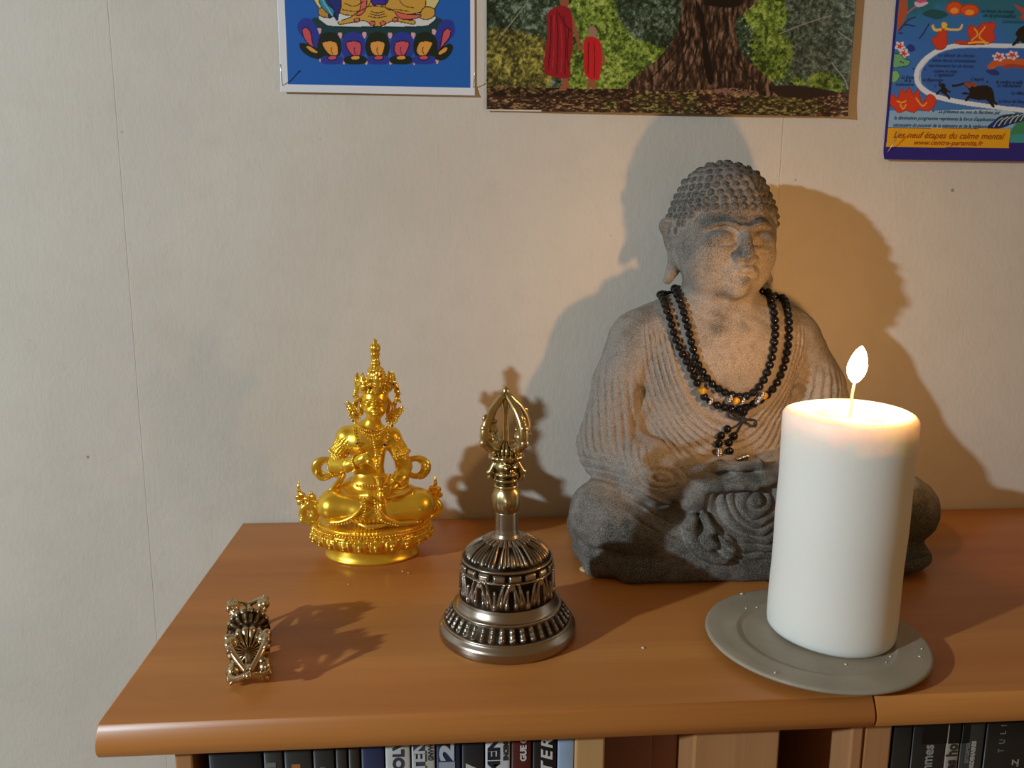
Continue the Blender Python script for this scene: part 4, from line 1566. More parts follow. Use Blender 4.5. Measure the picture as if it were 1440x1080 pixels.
def on_body(px, py):
    """point and normal on the stone body met by the sight line through a photo pixel"""
    d = Vector(CF + CR * (px - 720) / F - CU * (py - 540) / F).normalized()
    h, n_, _, _ = bvh.ray_cast(Vector(CAMP) - BO, d)
    return (h, n_) if h is not None else (None, None)


# stains and painted shade: dark curl tops, pale grout between them, old dirt patches, paler patches, shaded facial creases
def lean(p):
    p = np.array(p, float)
    q = (p[2] - 0.055) / 0.085
    q = min(max(q, 0), 1)
    q = q * q * (3 - 2 * q)
    return np.array([p[0] + q * (0.0068 + 0.036 * p[0]), p[1] + q * LEAN, p[2] + q * 0.036 * (p[2] - 0.243)])


co = co.astype(float)
stn_shade = np.full(len(co), 0.5)
cz = np.array([lean(c_) for c_ in curls])
hm = np.where(co[:, 2] > cz[:, 2].min() - 0.004)[0]
dmin = np.full(len(hm), 1.0)
for c_ in cz:
    dmin = np.minimum(dmin, ((co[hm] - c_) ** 2).sum(1))
dmin = np.sqrt(dmin)
near = dmin < 0.0060
stn_shade[hm[near]] = np.interp(dmin[near], [0.0022, 0.0032, 0.0048, 0.006], [0.86, 0.55, 0.22, 0.5])
for px, py, r, s_ in ((1040, 387, 0.004, 0.3), (1032, 396, 0.004, 0.22), (1046, 397, 0.004, 0.22), (998, 343, 0.004, 0.2), (1010, 344, 0.004, 0.2), (1078, 343, 0.005, 0.2), (1005, 303, 0.014, 0.32), (1040, 300, 0.012, 0.28), (1075, 300, 0.012, 0.26), (1055, 345, 0.007, 0.34), (1050, 362, 0.006, 0.3), (1015, 415, 0.010, 0.30), (960, 350, 0.014, 0.2), (1000, 333, 0.009, 0.2), (1012, 455, 0.012, 0.30),  # mouth, eye-line and nose-side entries put shade into the colour
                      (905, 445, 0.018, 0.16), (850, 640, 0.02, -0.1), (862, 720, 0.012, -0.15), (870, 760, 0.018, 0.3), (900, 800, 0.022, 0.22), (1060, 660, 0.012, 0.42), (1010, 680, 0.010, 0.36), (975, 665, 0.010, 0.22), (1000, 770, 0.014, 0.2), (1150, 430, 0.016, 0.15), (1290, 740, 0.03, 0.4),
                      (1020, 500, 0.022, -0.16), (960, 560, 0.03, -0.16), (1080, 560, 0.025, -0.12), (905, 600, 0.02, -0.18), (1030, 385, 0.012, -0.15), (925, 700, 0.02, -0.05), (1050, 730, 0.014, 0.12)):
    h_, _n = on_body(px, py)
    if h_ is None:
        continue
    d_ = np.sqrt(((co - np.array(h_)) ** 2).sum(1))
    stn_shade += s_ * np.clip(1 - d_ / r, 0, 1) ** 0.7
# shade painted into the valleys of the carved folds
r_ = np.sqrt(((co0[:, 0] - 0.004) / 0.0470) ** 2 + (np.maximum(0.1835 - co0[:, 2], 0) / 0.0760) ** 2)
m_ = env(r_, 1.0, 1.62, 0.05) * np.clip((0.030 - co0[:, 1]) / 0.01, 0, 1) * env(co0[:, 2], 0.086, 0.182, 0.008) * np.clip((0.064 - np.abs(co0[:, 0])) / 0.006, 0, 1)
stn_shade += m_ * 1.2 * (0.45 - np.abs(np.sin(PI * (r_ - 1.0) / 0.62 * 8.5)))
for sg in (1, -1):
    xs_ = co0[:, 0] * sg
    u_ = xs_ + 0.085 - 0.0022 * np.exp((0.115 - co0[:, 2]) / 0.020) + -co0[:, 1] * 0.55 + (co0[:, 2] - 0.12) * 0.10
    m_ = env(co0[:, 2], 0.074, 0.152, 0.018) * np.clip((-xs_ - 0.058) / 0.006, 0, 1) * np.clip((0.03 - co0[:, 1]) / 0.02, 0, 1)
    stn_shade += m_ * 0.7 * (0.45 - np.abs(np.sin(PI * u_ / 0.0068)))
ca = body.data.color_attributes.new('stain_shade', 'FLOAT_COLOR', 'POINT')
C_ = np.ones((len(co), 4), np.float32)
C_[:, :3] = stn_shade[:, None]
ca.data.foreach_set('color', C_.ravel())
del cl
# felt pads under the slab
FELT = M('felt_pad', s2l((206, 184, 140)), 0.9).m
for fxx, fyy in ((-0.1035, -0.030), (0.135, -0.036), (-0.09, 0.035), (0.13, 0.035)):
    MB().lathe([(0.0045, 0.0), (0.005, 0.0004), (0.005, 0.0010), (0.0045, 0.0014)], (fxx, fyy, 0), 20).build('felt_pad', FELT, bud)

# ------------------------------------------------------------------ candle on its dish
DX, DY = 0.2190, -0.2400
dm = M('frosted_glass', s2l((186, 178, 158)), 0.5, Transmission_Weight=0.1, IOR=1.45)
dn = dm.noise(dm.coord(), 35.0, 4)
dm.base(dm.ramp(dn, [(0.3, s2l((152, 143, 124))), (0.7, s2l((172, 163, 144)))]))
dm.bump(dm.noise(dm.coord(), 700.0, 3), 0.2, 0.0003)
dish = thing('candle_dish', 'round grey-green frosted glass dish under the white candle', 'dish', (DX, DY, 0))
prof = [(0.0005, 0.0), (0.034, 0.0), (0.040, 0.0004), (0.050, 0.0022), (0.0620, 0.0040), (0.0640, 0.0047), (0.0648, 0.0058), (0.0642, 0.0068), (0.0628, 0.0071), (0.0560, 0.0064), (0.0475, 0.0058), (0.0463, 0.0061), (0.0452, 0.0057), (0.0440, 0.0047), (0.0425, 0.0044), (0.0005, 0.0044)]
MB().lathe(prof, n=120).build('glass_plate', dm.m, dish)

CX, CY, CZ = 0.2330, -0.2310, 0.0048
CRAD, CH = 0.0376, 0.1395
cand = thing('pillar_candle', 'thick white pillar candle burning on the frosted glass dish', 'candle', (CX, CY, CZ), rot=(0, 0.010, 0))
wx = M('white_wax', s2l((236, 234, 226)), 0.42, Subsurface_Weight=1.0, Subsurface_Scale=0.012, Specular_IOR_Level=0.35)
wx.b.inputs['Subsurface Radius'].default_value = (1.0, 0.8, 0.6)
wx.bump(wx.noise(wx.coord((1, 1, 0.3)), 60.0, 3), 0.06, 0.001)
P = [(0.0003, 0.0), (CRAD - 0.004, 0.0), (CRAD - 0.0018, 0.0006), (CRAD - 0.0004, 0.0022), (CRAD, 0.0050)]
for i in range(1, 16):
    P.append((CRAD + 0.0002 * math.sin(i), 0.005 + (CH - 0.009) * i / 15))
P += [(CRAD - 0.0004, CH - 0.0030), (CRAD - 0.0018, CH - 0.0012), (CRAD - 0.0038, CH - 0.0002), (CRAD - 0.0055, CH - 0.0003), (CRAD - 0.0080, CH - 0.0018), (CRAD - 0.014, CH - 0.0038), (0.016, CH - 0.0052), (0.008, CH - 0.0056), (0.0003, CH - 0.0056)]


def wobble(th, r, z):
    return 0.0007 * np.sin(2 * th + 0.6) * np.clip((z - CH + 0.012) / 0.012, 0, 1) + 0.0003 * np.sin(3 * th + z * 30)


MB().lathe(P, n=128, disp=wobble).build('wax_body', wx.m, cand)
pool = M('molten_wax', s2l((244, 236, 214)), 0.06, Transmission_Weight=0.6, IOR=1.44, Specular_IOR_Level=0.5)
MB().lathe([(0.0003, CH - 0.0050), (0.0215, CH - 0.0050), (0.0230, CH - 0.0049), (0.0225, CH - 0.0046), (0.0003, CH - 0.0046)], n=64).build('molten_pool', pool.m, cand)
wkm = M('wick', s2l((120, 96, 70)), 0.8)
wkm.b.inputs['Emission Color'].default_value = (1.0, 0.55, 0.22, 1)
wkm.b.inputs['Emission Strength'].default_value = 1.6
wxp = [(0.0, 0.0, CH - 0.0056), (0.0006, 0.0, CH + 0.001), (0.0004, 0, CH + 0.008), (0.0008, -0.0003, CH + 0.0140), (0.0016, -0.0004, CH + 0.0185)]
MB().tube(spline(wxp, 5), 0.00085, 8).build('wick', wkm.m, cand)
fm = M('flame', (1, 1, 1), 1.0)
fm.b.inputs['Base Color'].default_value = (0, 0, 0, 1)
fm.b.inputs['Specular IOR Level'].default_value = 0.0
fz = fm.sep(fm.coord(src='Generated'))[2]
fm.l(fm.ramp(fz, [(0.0, (0.35, 0.42, 1.0)), (0.14, (1.0, 0.52, 0.22)), (0.35, (1.0, 0.52, 0.17)), (0.85, (1.0, 0.48, 0.14)), (1.0, (1.0, 0.30, 0.05))]), fm.b.inputs['Emission Color'])
FLAME_STRENGTH = 465.0
fm.b.inputs['Emission Strength'].default_value = FLAME_STRENGTH
mb = MB()
fp = [(0.0002, 0.0), (0.0022, 0.0014), (0.0043, 0.0042), (0.0055, 0.0076), (0.0056, 0.0108), (0.0048, 0.0146), (0.0034, 0.0182), (0.0017, 0.0208), (0.0002, 0.0222)]
mb.lathe(spline([(a, 0, b) for a, b in fp], 4)[:, [0, 2]], n=28)
V = mb.v[0]
V[:, 0] += 0.0022 * (V[:, 2] / 0.0222) ** 1.6 + 0.0006
V[:, 1] *= 0.8
o = mb.build('flame', fm.m, cand)
o.location = (0.0008, 0, CH + 0.0155)

# crumbs of wax and dust
CRUMB = M('wax_crumb', s2l((230, 224, 208)), 0.6).m
for i, (px, py, r, on) in enumerate(((1043, 836, .0011, 1), (1049, 856, .0008, 1), (1064, 855, .0007, 1), (1090, 947, .0010, 1), (1189, 935, .0008, 1), (1252, 924, .0009, 1), (1296, 913, .0008, 1), (1293, 924, .0008, 1), (1246, 932, .0006, 1), (904, 912, .0010, 0), (490, 822, .0007, 0), (574, 806, .0008, 0), (566, 804, .0006, 0))):
    z = 0.0
    if on:
        for _ in range(6):
            d = CF + CR * (px - 720) / F - CU * (py - 540) / F
            t_ = (z - CAMP[2]) / d[2]
            q = CAMP + d * t_
            rr = math.hypot(q[0] - DX, q[1] - DY)
            z = float(np.interp(rr, [0, 0.0425, 0.0452, 0.0463, 0.0475, 0.056, 0.0628, 0.0642], [0.0044, 0.0044, 0.0057, 0.0061, 0.0058, 0.0064, 0.0071, 0.0068]))
    d = CF + CR * (px - 720) / F - CU * (py - 540) / F
    q = CAMP + d * ((z - CAMP[2]) / d[2])
    cr = MB().ball((0, 0, r * 0.45), (r, r * 0.6, r * 0.5), 7, 5, RZ(i * 1.3)).build('wax_crumb', CRUMB)
    cr.location = (q[0], q[1], z)
    tag(cr, 'tiny white wax crumb lying on the glass dish' if on else 'tiny pale crumb lying on the bare wood of the bookcase top', 'crumb', 'wax crumbs on the dish' if on else 'crumbs on the wood')

# ------------------------------------------------------------------ black bead necklace on the statue
BR = 0.0031
neck = thing('bead_necklace', 'two-strand necklace of glossy black beads hanging round the stone buddha\'s neck', 'necklace', (BX, -0.09, 0))
BEAD = M('black_onyx', (0.004, 0.004, 0.005), 0.06, Specular_IOR_Level=0.45).m
CORD = M('black_cord', (0.012, 0.011, 0.010), 0.8).m
TIGER = M('amber_bead', s2l((150, 104, 20)), 0.15)
tn = TIGER.noise(TIGER.coord((300, 60, 60)), 1.0, 3)
TIGER.base(TIGER.ramp(tn, [(0.35, s2l((110, 70, 12))), (0.65, s2l((214, 166, 50)))]))
SILV = M('silver_spacer', s2l((205, 190, 175)), 0.25, 1.0).m
bead_me = MB().ball((0, 0, 0), BR, 16, 11).mesh('bead')
bead_me.materials.append(BEAD)


def strand(pix, back_pts_a, back_pts_b):
    """even beads along a pixel path laid on the chest, continued round the neck by given local points"""
    P = []
    for x, y in spline(pix, 10):
        h, n_ = on_body(x, y)
        if h is None or h.y > 0.05:
            continue
        P.append(np.array(h + n_ * (BR * 0.95)))
    P = np.array(P)
    # smooth so the cord bridges small hollows
    for _ in range(6):
        P[1:-1] = 0.5 * P[1:-1] + 0.25 * (P[:-2] + P[2:])
    full = [np.array(q) for q in back_pts_a] + list(P) + [np.array(q) for q in back_pts_b]
    Q = spline(full[::3] if len(full) > 60 else full, 6)
    L = np.concatenate([[0], np.cumsum(np.linalg.norm(np.diff(Q, axis=0), axis=1))])
    n = int(L[-1] / (2 * BR * 0.97))
    t = np.linspace(0, L[-1], n + 1)
    return np.stack([np.interp(t, L, Q[:, i]) for i in range(3)], 1), Q


placed = []


def put_bead(p, special=None):
    for q in placed:
        if np.linalg.norm(q - p) < BR * 1.35:
            return
    placed.append(np.array(p))
    o = bpy.data.objects.new('bead', bead_me)
    COL.objects.link(o)
    o.parent = neck
    o.location = p


inner_px = [(948, 402), (954, 418), (961, 438), (967, 458), (972, 478), (977, 498), (985, 518), (996, 533), (1010, 545), (1026, 553), (1044, 555), (1058, 549), (1069, 536), (1077, 519), (1083, 498), (1086, 474), (1086, 448), (1082, 426), (1077, 410)]
outer_px = [(924, 406), (932, 420), (939, 440), (946, 461), (953, 482), (963, 503), (974, 522), (982, 540), (990, 556), (1004, 566), (1022, 572), (1040, 573), (1056, 566), (1072, 556), (1086, 541), (1096, 520), (1102, 498), (1106, 474), (1106, 450), (1101, 427), (1094, 412)]
for pix, rr, zb in ((inner_px, 0.0310, 0.205), (outer_px, 0.0375, 0.2045)):
    a0, b0 = None, None
    for q in pix[:6]:
        h, n_ = on_body(*q)
        if h is not None and h.y < 0.05:
            a0 = h + n_ * BR
            break
    for q in pix[::-1][:6]:
        h, n_ = on_body(*q)
        if h is not None and h.y < 0.05:
            b0 = h + n_ * BR
            break
    # round the nape: a half ellipse, each point lifted until it clears the stone
    def arc(c0, sgn, xc=0.0068):
        out = []
        for k_ in range(7):
            a = (k_ / 6.0) * PI / 2
            x = xc + (c0.x - xc) * math.cos(a)
            y = c0.y + (0.066 - c0.y) * math.sin(a)
            p = Vector((x, y, c0.z + (zb - c0.z) * math.sin(a)))
            h, n_, _, dist = bvh.find_nearest(p)
            if h is not None:
                if (p - h).dot(n_) < BR:
                    p = h + n_ * BR
                elif dist > BR:
                    p = h + n_ * BR
            out.append(np.array(p))
        return out
    pa = arc(a0, -1)[1:]
    pb = arc(b0, 1)[1:]
    B_, Q = strand(pix, pa[::-1], pb)
    for p in B_:
        px_ = (Vector(p) + BO)
        put_bead(p)
    MB().tube(Q, 0.0006, 6).build('cord', CORD, neck)


def clear_near(p, r):
    for o in [c for c in neck.children if c.name.startswith('bead') and (Vector(c.location) - Vector(p)).length < r]:
        bpy.data.objects.remove(o)


def fancy(px, py, m, rx, name, lift=0.9):
    h, n_ = on_body(px, py)
    p = h + n_ * (BR * lift)
    clear_near(p, 0.0042)
    o = MB().ball((0, 0, 0), (rx, 0.0030, 0.0030), 14, 10).build(name, m, neck)
    o.location = p
    return p


for px, py in ((987, 546), (1031, 559), (1069, 553)):
    p = fancy(px, py, TIGER.m, 0.0036, 'amber_bead', 1.5)
    o = neck.children[-1]
for px, py in ((998, 560), (1023, 557), (1040, 560), (1060, 559), (1066, 552)):
    h, n_ = on_body(px, py)
    p = h + n_ * (BR * 1.4)
    mb = MB()
    for k_ in range(8):
        a = k_ * PI / 4
        mb.ball((0.0, 0.0023 * math.cos(a), 0.0023 * math.sin(a)), 0.0010, 7, 5)
        mb.ball((0.0012, 0.0016 * math.cos(a + .4), 0.0016 * math.sin(a + .4)), 0.0007, 6, 5)
    mb.ball((0, 0, 0), (0.0012, 0.0022, 0.0022), 10, 7)
    o = mb.build('silver_spacer', SILV, neck)
    o.location = p + n_ * 0.001
    o.rotation_euler = (0, 0.4, 0.2)
# bow and pendant tassel
h0, n0 = on_body(1043, 583)


def OB(px, py, lift):
    h, n_ = on_body(px, py)
    return np.array(h + Vector((0, -1, 0)) * lift)


for pts in ([(1042, 590), (1030, 587), (1022, 583), (1024, 579), (1033, 582), (1042, 589)], [(1044, 590), (1054, 597), (1061, 597), (1060, 590), (1052, 588), (1044, 590)], [(1048, 572), (1046, 580), (1043, 590)], [(1042, 590), (1034, 597), (1026, 601)], [(1043, 590), (1036, 604), (1030, 612)]):
    MB().tube(spline([OB(x, y, 0.0035) for x, y in pts], 6), 0.00075, 8).build('bow_cord', CORD, neck)
MB().ball(OB(1043, 589, 0.004), 0.0026, 10, 8).build('knot', CORD, neck)
for k_, (x, y) in enumerate(((1046, 572), (1044, 578))):
    o = bpy.data.objects.new('bead', bead_me); COL.objects.link(o); o.parent = neck; o.location = OB(x, y, BR * 1.1)
for x, y in ((1021, 602), (1012, 611), (1030, 612), (1009, 622), (1023, 621), (1024, 633)):
    o = bpy.data.objects.new('bead', bead_me); COL.objects.link(o); o.parent = neck; o.location = OB(x, y, BR * 1.05)
for px, py, an in ((1010, 636, 0.0), (1042, 642, 1.25)):
    c = OB(px, py, 0.0035)
    mb = MB()
    for zz_, r in ((-0.0042, 0.0026), (-0.0026, 0.0033), (-0.0012, 0.0026), (0.0004, 0.0033), (0.0020, 0.0026), (0.0036, 0.0030)):
        mb.ball((0, 0, zz_), (r, r, 0.0012), 14, 6)
    mb.tube([(0, 0, -0.0045), (0, 0, 0.0042)], 0.0022, 12)
    o = mb.build('silver_cap', SILV, neck)
    o.location = c
    o.rotation_euler = (0, an, 0)
    if an:
        o.scale = (0.8, 0.8, 1.0)

# ------------------------------------------------------------------ aged metals
def aged(name, hi, lo, rough=0.28, gain=14.0, bias=0.47):
    m = M(name, hi, rough, 1.0)
    g = m.n('ShaderNodeNewGeometry')
    k = m.math('MULTIPLY', m.math('SUBTRACT', g.outputs['Pointiness'], bias), gain, True)
    nz_ = m.noise(m.coord(), 160.0, 4)
    k = m.math('ADD', k, m.math('MULTIPLY', m.math('SUBTRACT', nz_, 0.5), 0.7), True)
    m.base(m.mix(k, lo, hi))
    m.l(m.math('SUBTRACT', rough + 0.22, m.math('MULTIPLY', k, 0.22)), m.b.inputs['Roughness'])
    m.bump(m.noise(m.coord(), 500.0, 3), 0.12, 0.0004)
    return m


BRASS = aged('aged_brass', s2l((206, 184, 132)), s2l((46, 34, 18)), 0.24).m
BRONZE = aged('aged_bronze', s2l((196, 176, 140)), s2l((44, 34, 22)), 0.27).m


def bell_mat():
    m = M('bell_metal', s2l((180, 170, 158)), 0.3, 1.0)
    at = m.n('ShaderNodeVertexColor', layer_name='relief')
    k = m.sep(at.outputs['Color'])[0]
    nz_ = m.noise(m.coord(), 120.0, 4)
    k = m.math('ADD', k, m.math('MULTIPLY', m.math('SUBTRACT', nz_, 0.5), 0.3), True)
    m.base(m.mix(k, s2l((38, 29, 19)), s2l((176, 164, 148))))
    m.l(m.math('SUBTRACT', 0.5, m.math('MULTIPLY', k, 0.24)), m.b.inputs['Roughness'])
    br = m.noise(m.coord((30, 30, 900)), 1.0, 2)
    m.bump(br, 0.10, 0.0003)
    return m.m


BELLM = bell_mat()
bell = thing('hand_bell', 'engraved bronze ritual hand bell with a pronged brass handle, between gold figure and buddha', 'bell', (0.0338, -0.2112, 0), rot=(0, -0.012, 0))


def G1(x, c, w):
    return np.exp(-((x - c) / w) ** 2)


def bell_disp(th, r, z):
    """raised ornament of the bell, in metres"""
    th = np.mod(th + 0.15, 2 * PI)
    d = np.zeros_like(r)
    # beaded pins in the lower band
    n1 = 38
    u = np.mod(th * n1 / (2 * PI), 1.0) - 0.5
    u = u * 1.15
    band = env(z, 0.0112, 0.0186, 0.0006)
    d += band * 0.0010 * np.maximum(G1(u, 0, 0.20) * (0.55 + 0.45 * np.cos((z - 0.0125) / 0.0022 * PI) ** 2) * (1 + 0.6 * G1(z, 0.0130, 0.0012)), 0)
    # ridges
    d += 0.0011 * G1(z, 0.0195, 0.0007) + 0.0009 * G1(z, 0.0102, 0.0006)
    # festoons on the waist
    n2 = 9
    a = np.mod(th * n2 / (2 * PI), 1.0) - 0.5
    zz_ = (z - 0.0288) / 0.0150
    bnd = env(z, 0.0270, 0.0438, 0.0006)
    f = np.zeros_like(r)
    for kk, dz in ((0.0, 0), (0.16, .0)):
        c = 0.10 + kk + 0.22 * np.clip(zz_, 0, 1) ** 1.6
        f = np.maximum(f, G1(np.abs(a), c, 0.030) * np.clip(zz_ * 3 + .2 - kk, 0, 1))
    f = np.maximum(f, G1(a, 0, 0.035) * env(zz_, 0.0, 0.66, 0.08))
    f = np.maximum(f, 1.25 * np.exp(-(a / 0.055) ** 2 - ((zz_ - 0.03) / 0.13) ** 2))
    for c, zc in ((0.20, 0.16), (0.36, 0.10)):
        f = np.maximum(f, 1.15 * np.exp(-((np.abs(a) - c) / 0.045) ** 2 - ((zz_ - zc) / 0.12) ** 2))
        f = np.maximum(f, 0.9 * G1(np.abs(a), c + 0.06 * np.clip(zz_, 0, 1), 0.026) * env(zz_, 0.1, 0.95, 0.1))
    f = np.maximum(f, 0.9 * G1(np.abs(a), 0.47, 0.05) * env(zz_, 0.65, 1.02, 0.1))
    d += bnd * 0.0011 * f
    # row of lozenges under the shoulder
    n3 = 18
    b_ = np.mod(th * n3 / (2 * PI) + 0.25, 1.0) - 0.5
    d += 0.0011 * env(z, 0.0440, 0.0485, 0.0010) * np.clip(1.3 - (np.abs(b_) / 0.36) ** 4, 0, 1) * np.clip((0.0485 - z) / 0.0015, 0, 1)
    d += 0.0008 * G1(z, 0.0433, 0.0005) + 0.0010 * G1(z, 0.0498, 0.0006)
    # lotus petals on the shoulder
    n4 = 8
    p_ = np.mod(th * n4 / (2 * PI) + 0.2, 1.0) - 0.5
    rr = np.clip((0.0270 - r) / 0.0165, 0, 1)
    sh = (z > 0.0505) & (r > 0.0095)
    wdt = 0.46 * (1 - rr ** 3 * 0.3)
    g = G1(np.abs(p_), wdt * 0.86, 0.035) + 0.8 * G1(np.abs(p_), wdt * 0.58, 0.03) + 0.7 * G1(np.abs(p_), wdt * 0.32, 0.03) * (rr > 0.1) + 0.9 * np.exp(-(p_ / 0.06) ** 2 - ((rr - 0.25) / 0.2) ** 2)
    d += sh * 0.0010 * g * env(rr, 0.05, 0.80, 0.06)
    # inner collar of small fluted petals
    n5 = 26
    q_ = np.mod(th * n5 / (2 * PI), 1.0) - 0.5
    d += sh * 0.0010 * np.clip(np.cos(q_ * PI), 0, 1) * env(r, 0.0080, 0.0145, 0.0008)
    return d


BP = [(0.0395, 0.0), (0.0416, 0.0003), (0.0424, 0.0012), (0.0427, 0.0035), (0.0426, 0.0060), (0.0420, 0.0072), (0.0405, 0.0090), (0.0392, 0.0102), (0.0378, 0.0120), (0.0362, 0.0145), (0.0346, 0.0170), (0.0330, 0.0193), (0.0322, 0.0204), (0.0312, 0.0220), (0.0301, 0.0245), (0.0294, 0.0270), (0.0289, 0.0300), (0.0285, 0.0350), (0.0282, 0.0400), (0.0279, 0.0440), (0.0276, 0.0485), (0.0272, 0.0500), (0.0262, 0.0520), (0.0240, 0.0545), (0.0210, 0.0570), (0.0175, 0.0592), (0.0140, 0.0608), (0.0105, 0.0620), (0.0082, 0.0632), (0.0073, 0.0650), (0.0069, 0.0680), (0.0068, 0.0785), (0.0066, 0.0790), (0.002, 0.0790)]
BPs = []
for i in range(len(BP) - 1):
    a, b = np.array(BP[i]), np.array(BP[i + 1])
    n = max(1, int(np.linalg.norm(b - a) / 0.00038))
    for k_ in range(n):
        BPs.append(a + (b - a) * k_ / n)
BPs.append(np.array(BP[-1]))
BPs = np.array(BPs)
mb = MB().lathe(BPs, n=420, disp=bell_disp)
me = mb.mesh('bell_body')
th_ = np.arange(420) * 2 * PI / 420
rg = BPs[:, 0][:, None] * np.ones(420)[None]
zg = BPs[:, 1][:, None] * np.ones(420)[None]
dd = bell_disp(th_[None, :] * np.ones_like(rg), rg, zg)
k = np.clip(dd / 0.0009, 0, 1)
plain = (zg < 0.0100) | ((zg > 0.0200) & (zg < 0.0265)) | (zg > 0.0625)
k = np.where(plain, 0.85, k)
ca = me.color_attributes.new('relief', 'FLOAT_COLOR', 'POINT')
C_ = np.ones((len(me.vertices), 4), np.float32)
C_[:, :3] = k.reshape(-1)[:, None]
ca.data.foreach_set('color', C_.ravel())
link('bell_body', me, BELLM, bell)
# hollow inside and clapper
MB().lathe([(0.0385, 0.0006), (0.034, 0.012), (0.028, 0.022), (0.0255, 0.045), (0.018, 0.055), (0.001, 0.057)], n=64, closed=False).build('bell_inside', BRONZE, bell)
mb = MB().tube([(0, 0, 0.056), (0, 0, 0.020)], 0.0016, 8)
mb.ball((0, 0, 0.018), 0.0045, 12, 8)
mb.build('clapper', BRONZE, bell)


def half_vajra(parent, T, z0, zt, R, a0, cup_r, m, n=4, thick=1.0):
    """pronged half of a ritual sceptre along +z, prongs closing on a centre spike at zt"""
    L = zt - z0

    def fin(mb, name, m_=m):
        for v in mb.v:
            pass
        me = mb.mesh(name)
        me.transform(T)
        return link(name, me, m_, parent)
    # fluted lotus cup
    nn_ = 18

    def dsp(th, r, z):
        return 0.0009 * np.abs(np.sin(th * nn_ / 2)) * (r > 0.3 * cup_r)
    cup = [(cup_r * 0.45, z0 - L * 0.10), (cup_r * 0.75, z0 - L * 0.08), (cup_r * 0.98, z0 - L * 0.01), (cup_r, z0 + L * 0.03), (cup_r * 0.92, z0 + L * 0.07), (cup_r * 0.6, z0 + L * 0.13), (cup_r * 0.2, z0 + L * 0.15)]
    fin(MB().lathe(spline([(a, 0, b) for a, b in cup], 4)[:, [0, 2]], n=108, disp=dsp), 'lotus_cup')
    # centre spike
    sp = [(0.0017, z0 + 0.08 * L), (0.0021, z0 + 0.25 * L), (0.0016, z0 + 0.55 * L), (0.0028, z0 + 0.72 * L), (0.0024, z0 + 0.80 * L), (0.0017, z0 + 0.86 * L), (0.0021, z0 + 0.93 * L), (0.0012, z0 + 0.985 * L), (0.0003, zt)]
    fin(MB().lathe(spline([(a, 0, b) for a, b in sp], 3)[:, [0, 2]], n=10), 'centre_spike')
    for i in range(n):
        a = a0 + 2 * PI * i / n
        ca, sa = math.cos(a), math.sin(a)
        path = [(0.30, 0.05), (0.66, 0.10), (0.92, 0.20), (1.0, 0.34), (0.90, 0.50), (0.64, 0.66), (0.36, 0.77), (0.12, 0.86)]
        pts = spline([(R * r * ca, R * r * sa, z0 + L * z) for r, z in path], 5)
        rad = np.interp(np.linspace(0, 1, len(pts)), [0, 0.2, 0.45, 0.7, 1], [0.0028, 0.0034, 0.0029, 0.0024, 0.0018]) * (R / 0.0155) * thick
        mb = MB().tube(pts, rad, 10)
        q = R / 0.0155
        # beast head at the root of the prong: skull, snout, jaw, curled crest

        def at_(r, z, s=0.0):
            return (R * r * ca - s * sa, R * r * sa + s * ca, z0 + L * z)
        mb.ball(at_(0.86, 0.28), 0.0042 * q, 10, 7)
        mb.ball(at_(1.05, 0.20), 0.0029 * q, 9, 6)
        mb.ball(at_(1.02, 0.42), 0.0027 * q, 9, 6)
        for s in (-1, 1):
            mb.ball(at_(0.94, 0.30, s * 0.0024 * q), 0.0013 * q, 7, 5)
            mb.ball(at_(0.80, 0.40, s * 0.0021 * q), 0.0014 * q, 7, 5)
            mb.ball(at_(0.88, 0.13, s * 0.0016 * q), 0.0016 * q, 7, 5)
        cr = [at_(0.90, 0.42), at_(1.05, 0.46), at_(1.10, 0.38), at_(1.02, 0.34)]
        mb.tube(spline(cr, 4), 0.0011 * q, 7)
        cr = [at_(0.86, 0.60), at_(1.0, 0.60), at_(1.04, 0.54)]
        mb.tube(spline(cr, 4), 0.0009 * q, 7)
        fin(mb, 'prong')


# handle: brass collar, face, rings, half vajra
def hn(prof, name, m=BRASS, n=64, disp=None, parent=bell, sm=3):
    P = spline([(a, 0, b) for a, b in prof], sm)[:, [0, 2]]
    return MB().lathe(P, n=n, disp=disp).build(name, m, parent)


hn([(0.0064, 0.0786), (0.0070, 0.0790), (0.0078, 0.0815), (0.0084, 0.0850), (0.0083, 0.0885), (0.0074, 0.0925), (0.0066, 0.0940)], 'vase_collar', disp=lambda th, r, z: 0.0005 * np.abs(np.sin(th * 3)) ** 0.6 * env(z, 0.080, 0.093, 0.002) + 0.0012 * np.exp(-((np.mod(th + PI / 2 + 0.5, PI * 2 / 3) - .5) / 0.16) ** 2 - ((z - 0.0865) / 0.0022) ** 2))
hn([(0.0062, 0.0935), (0.0072, 0.0945), (0.0072, 0.0958), (0.0060, 0.0964), (0.0058, 0.0975), (0.0070, 0.0984), (0.0071, 0.0996), (0.0060, 0.1004), (0.0062, 0.1015), (0.0074, 0.1024), (0.0072, 0.1036), (0.0060, 0.1044)], 'ringed_neck')
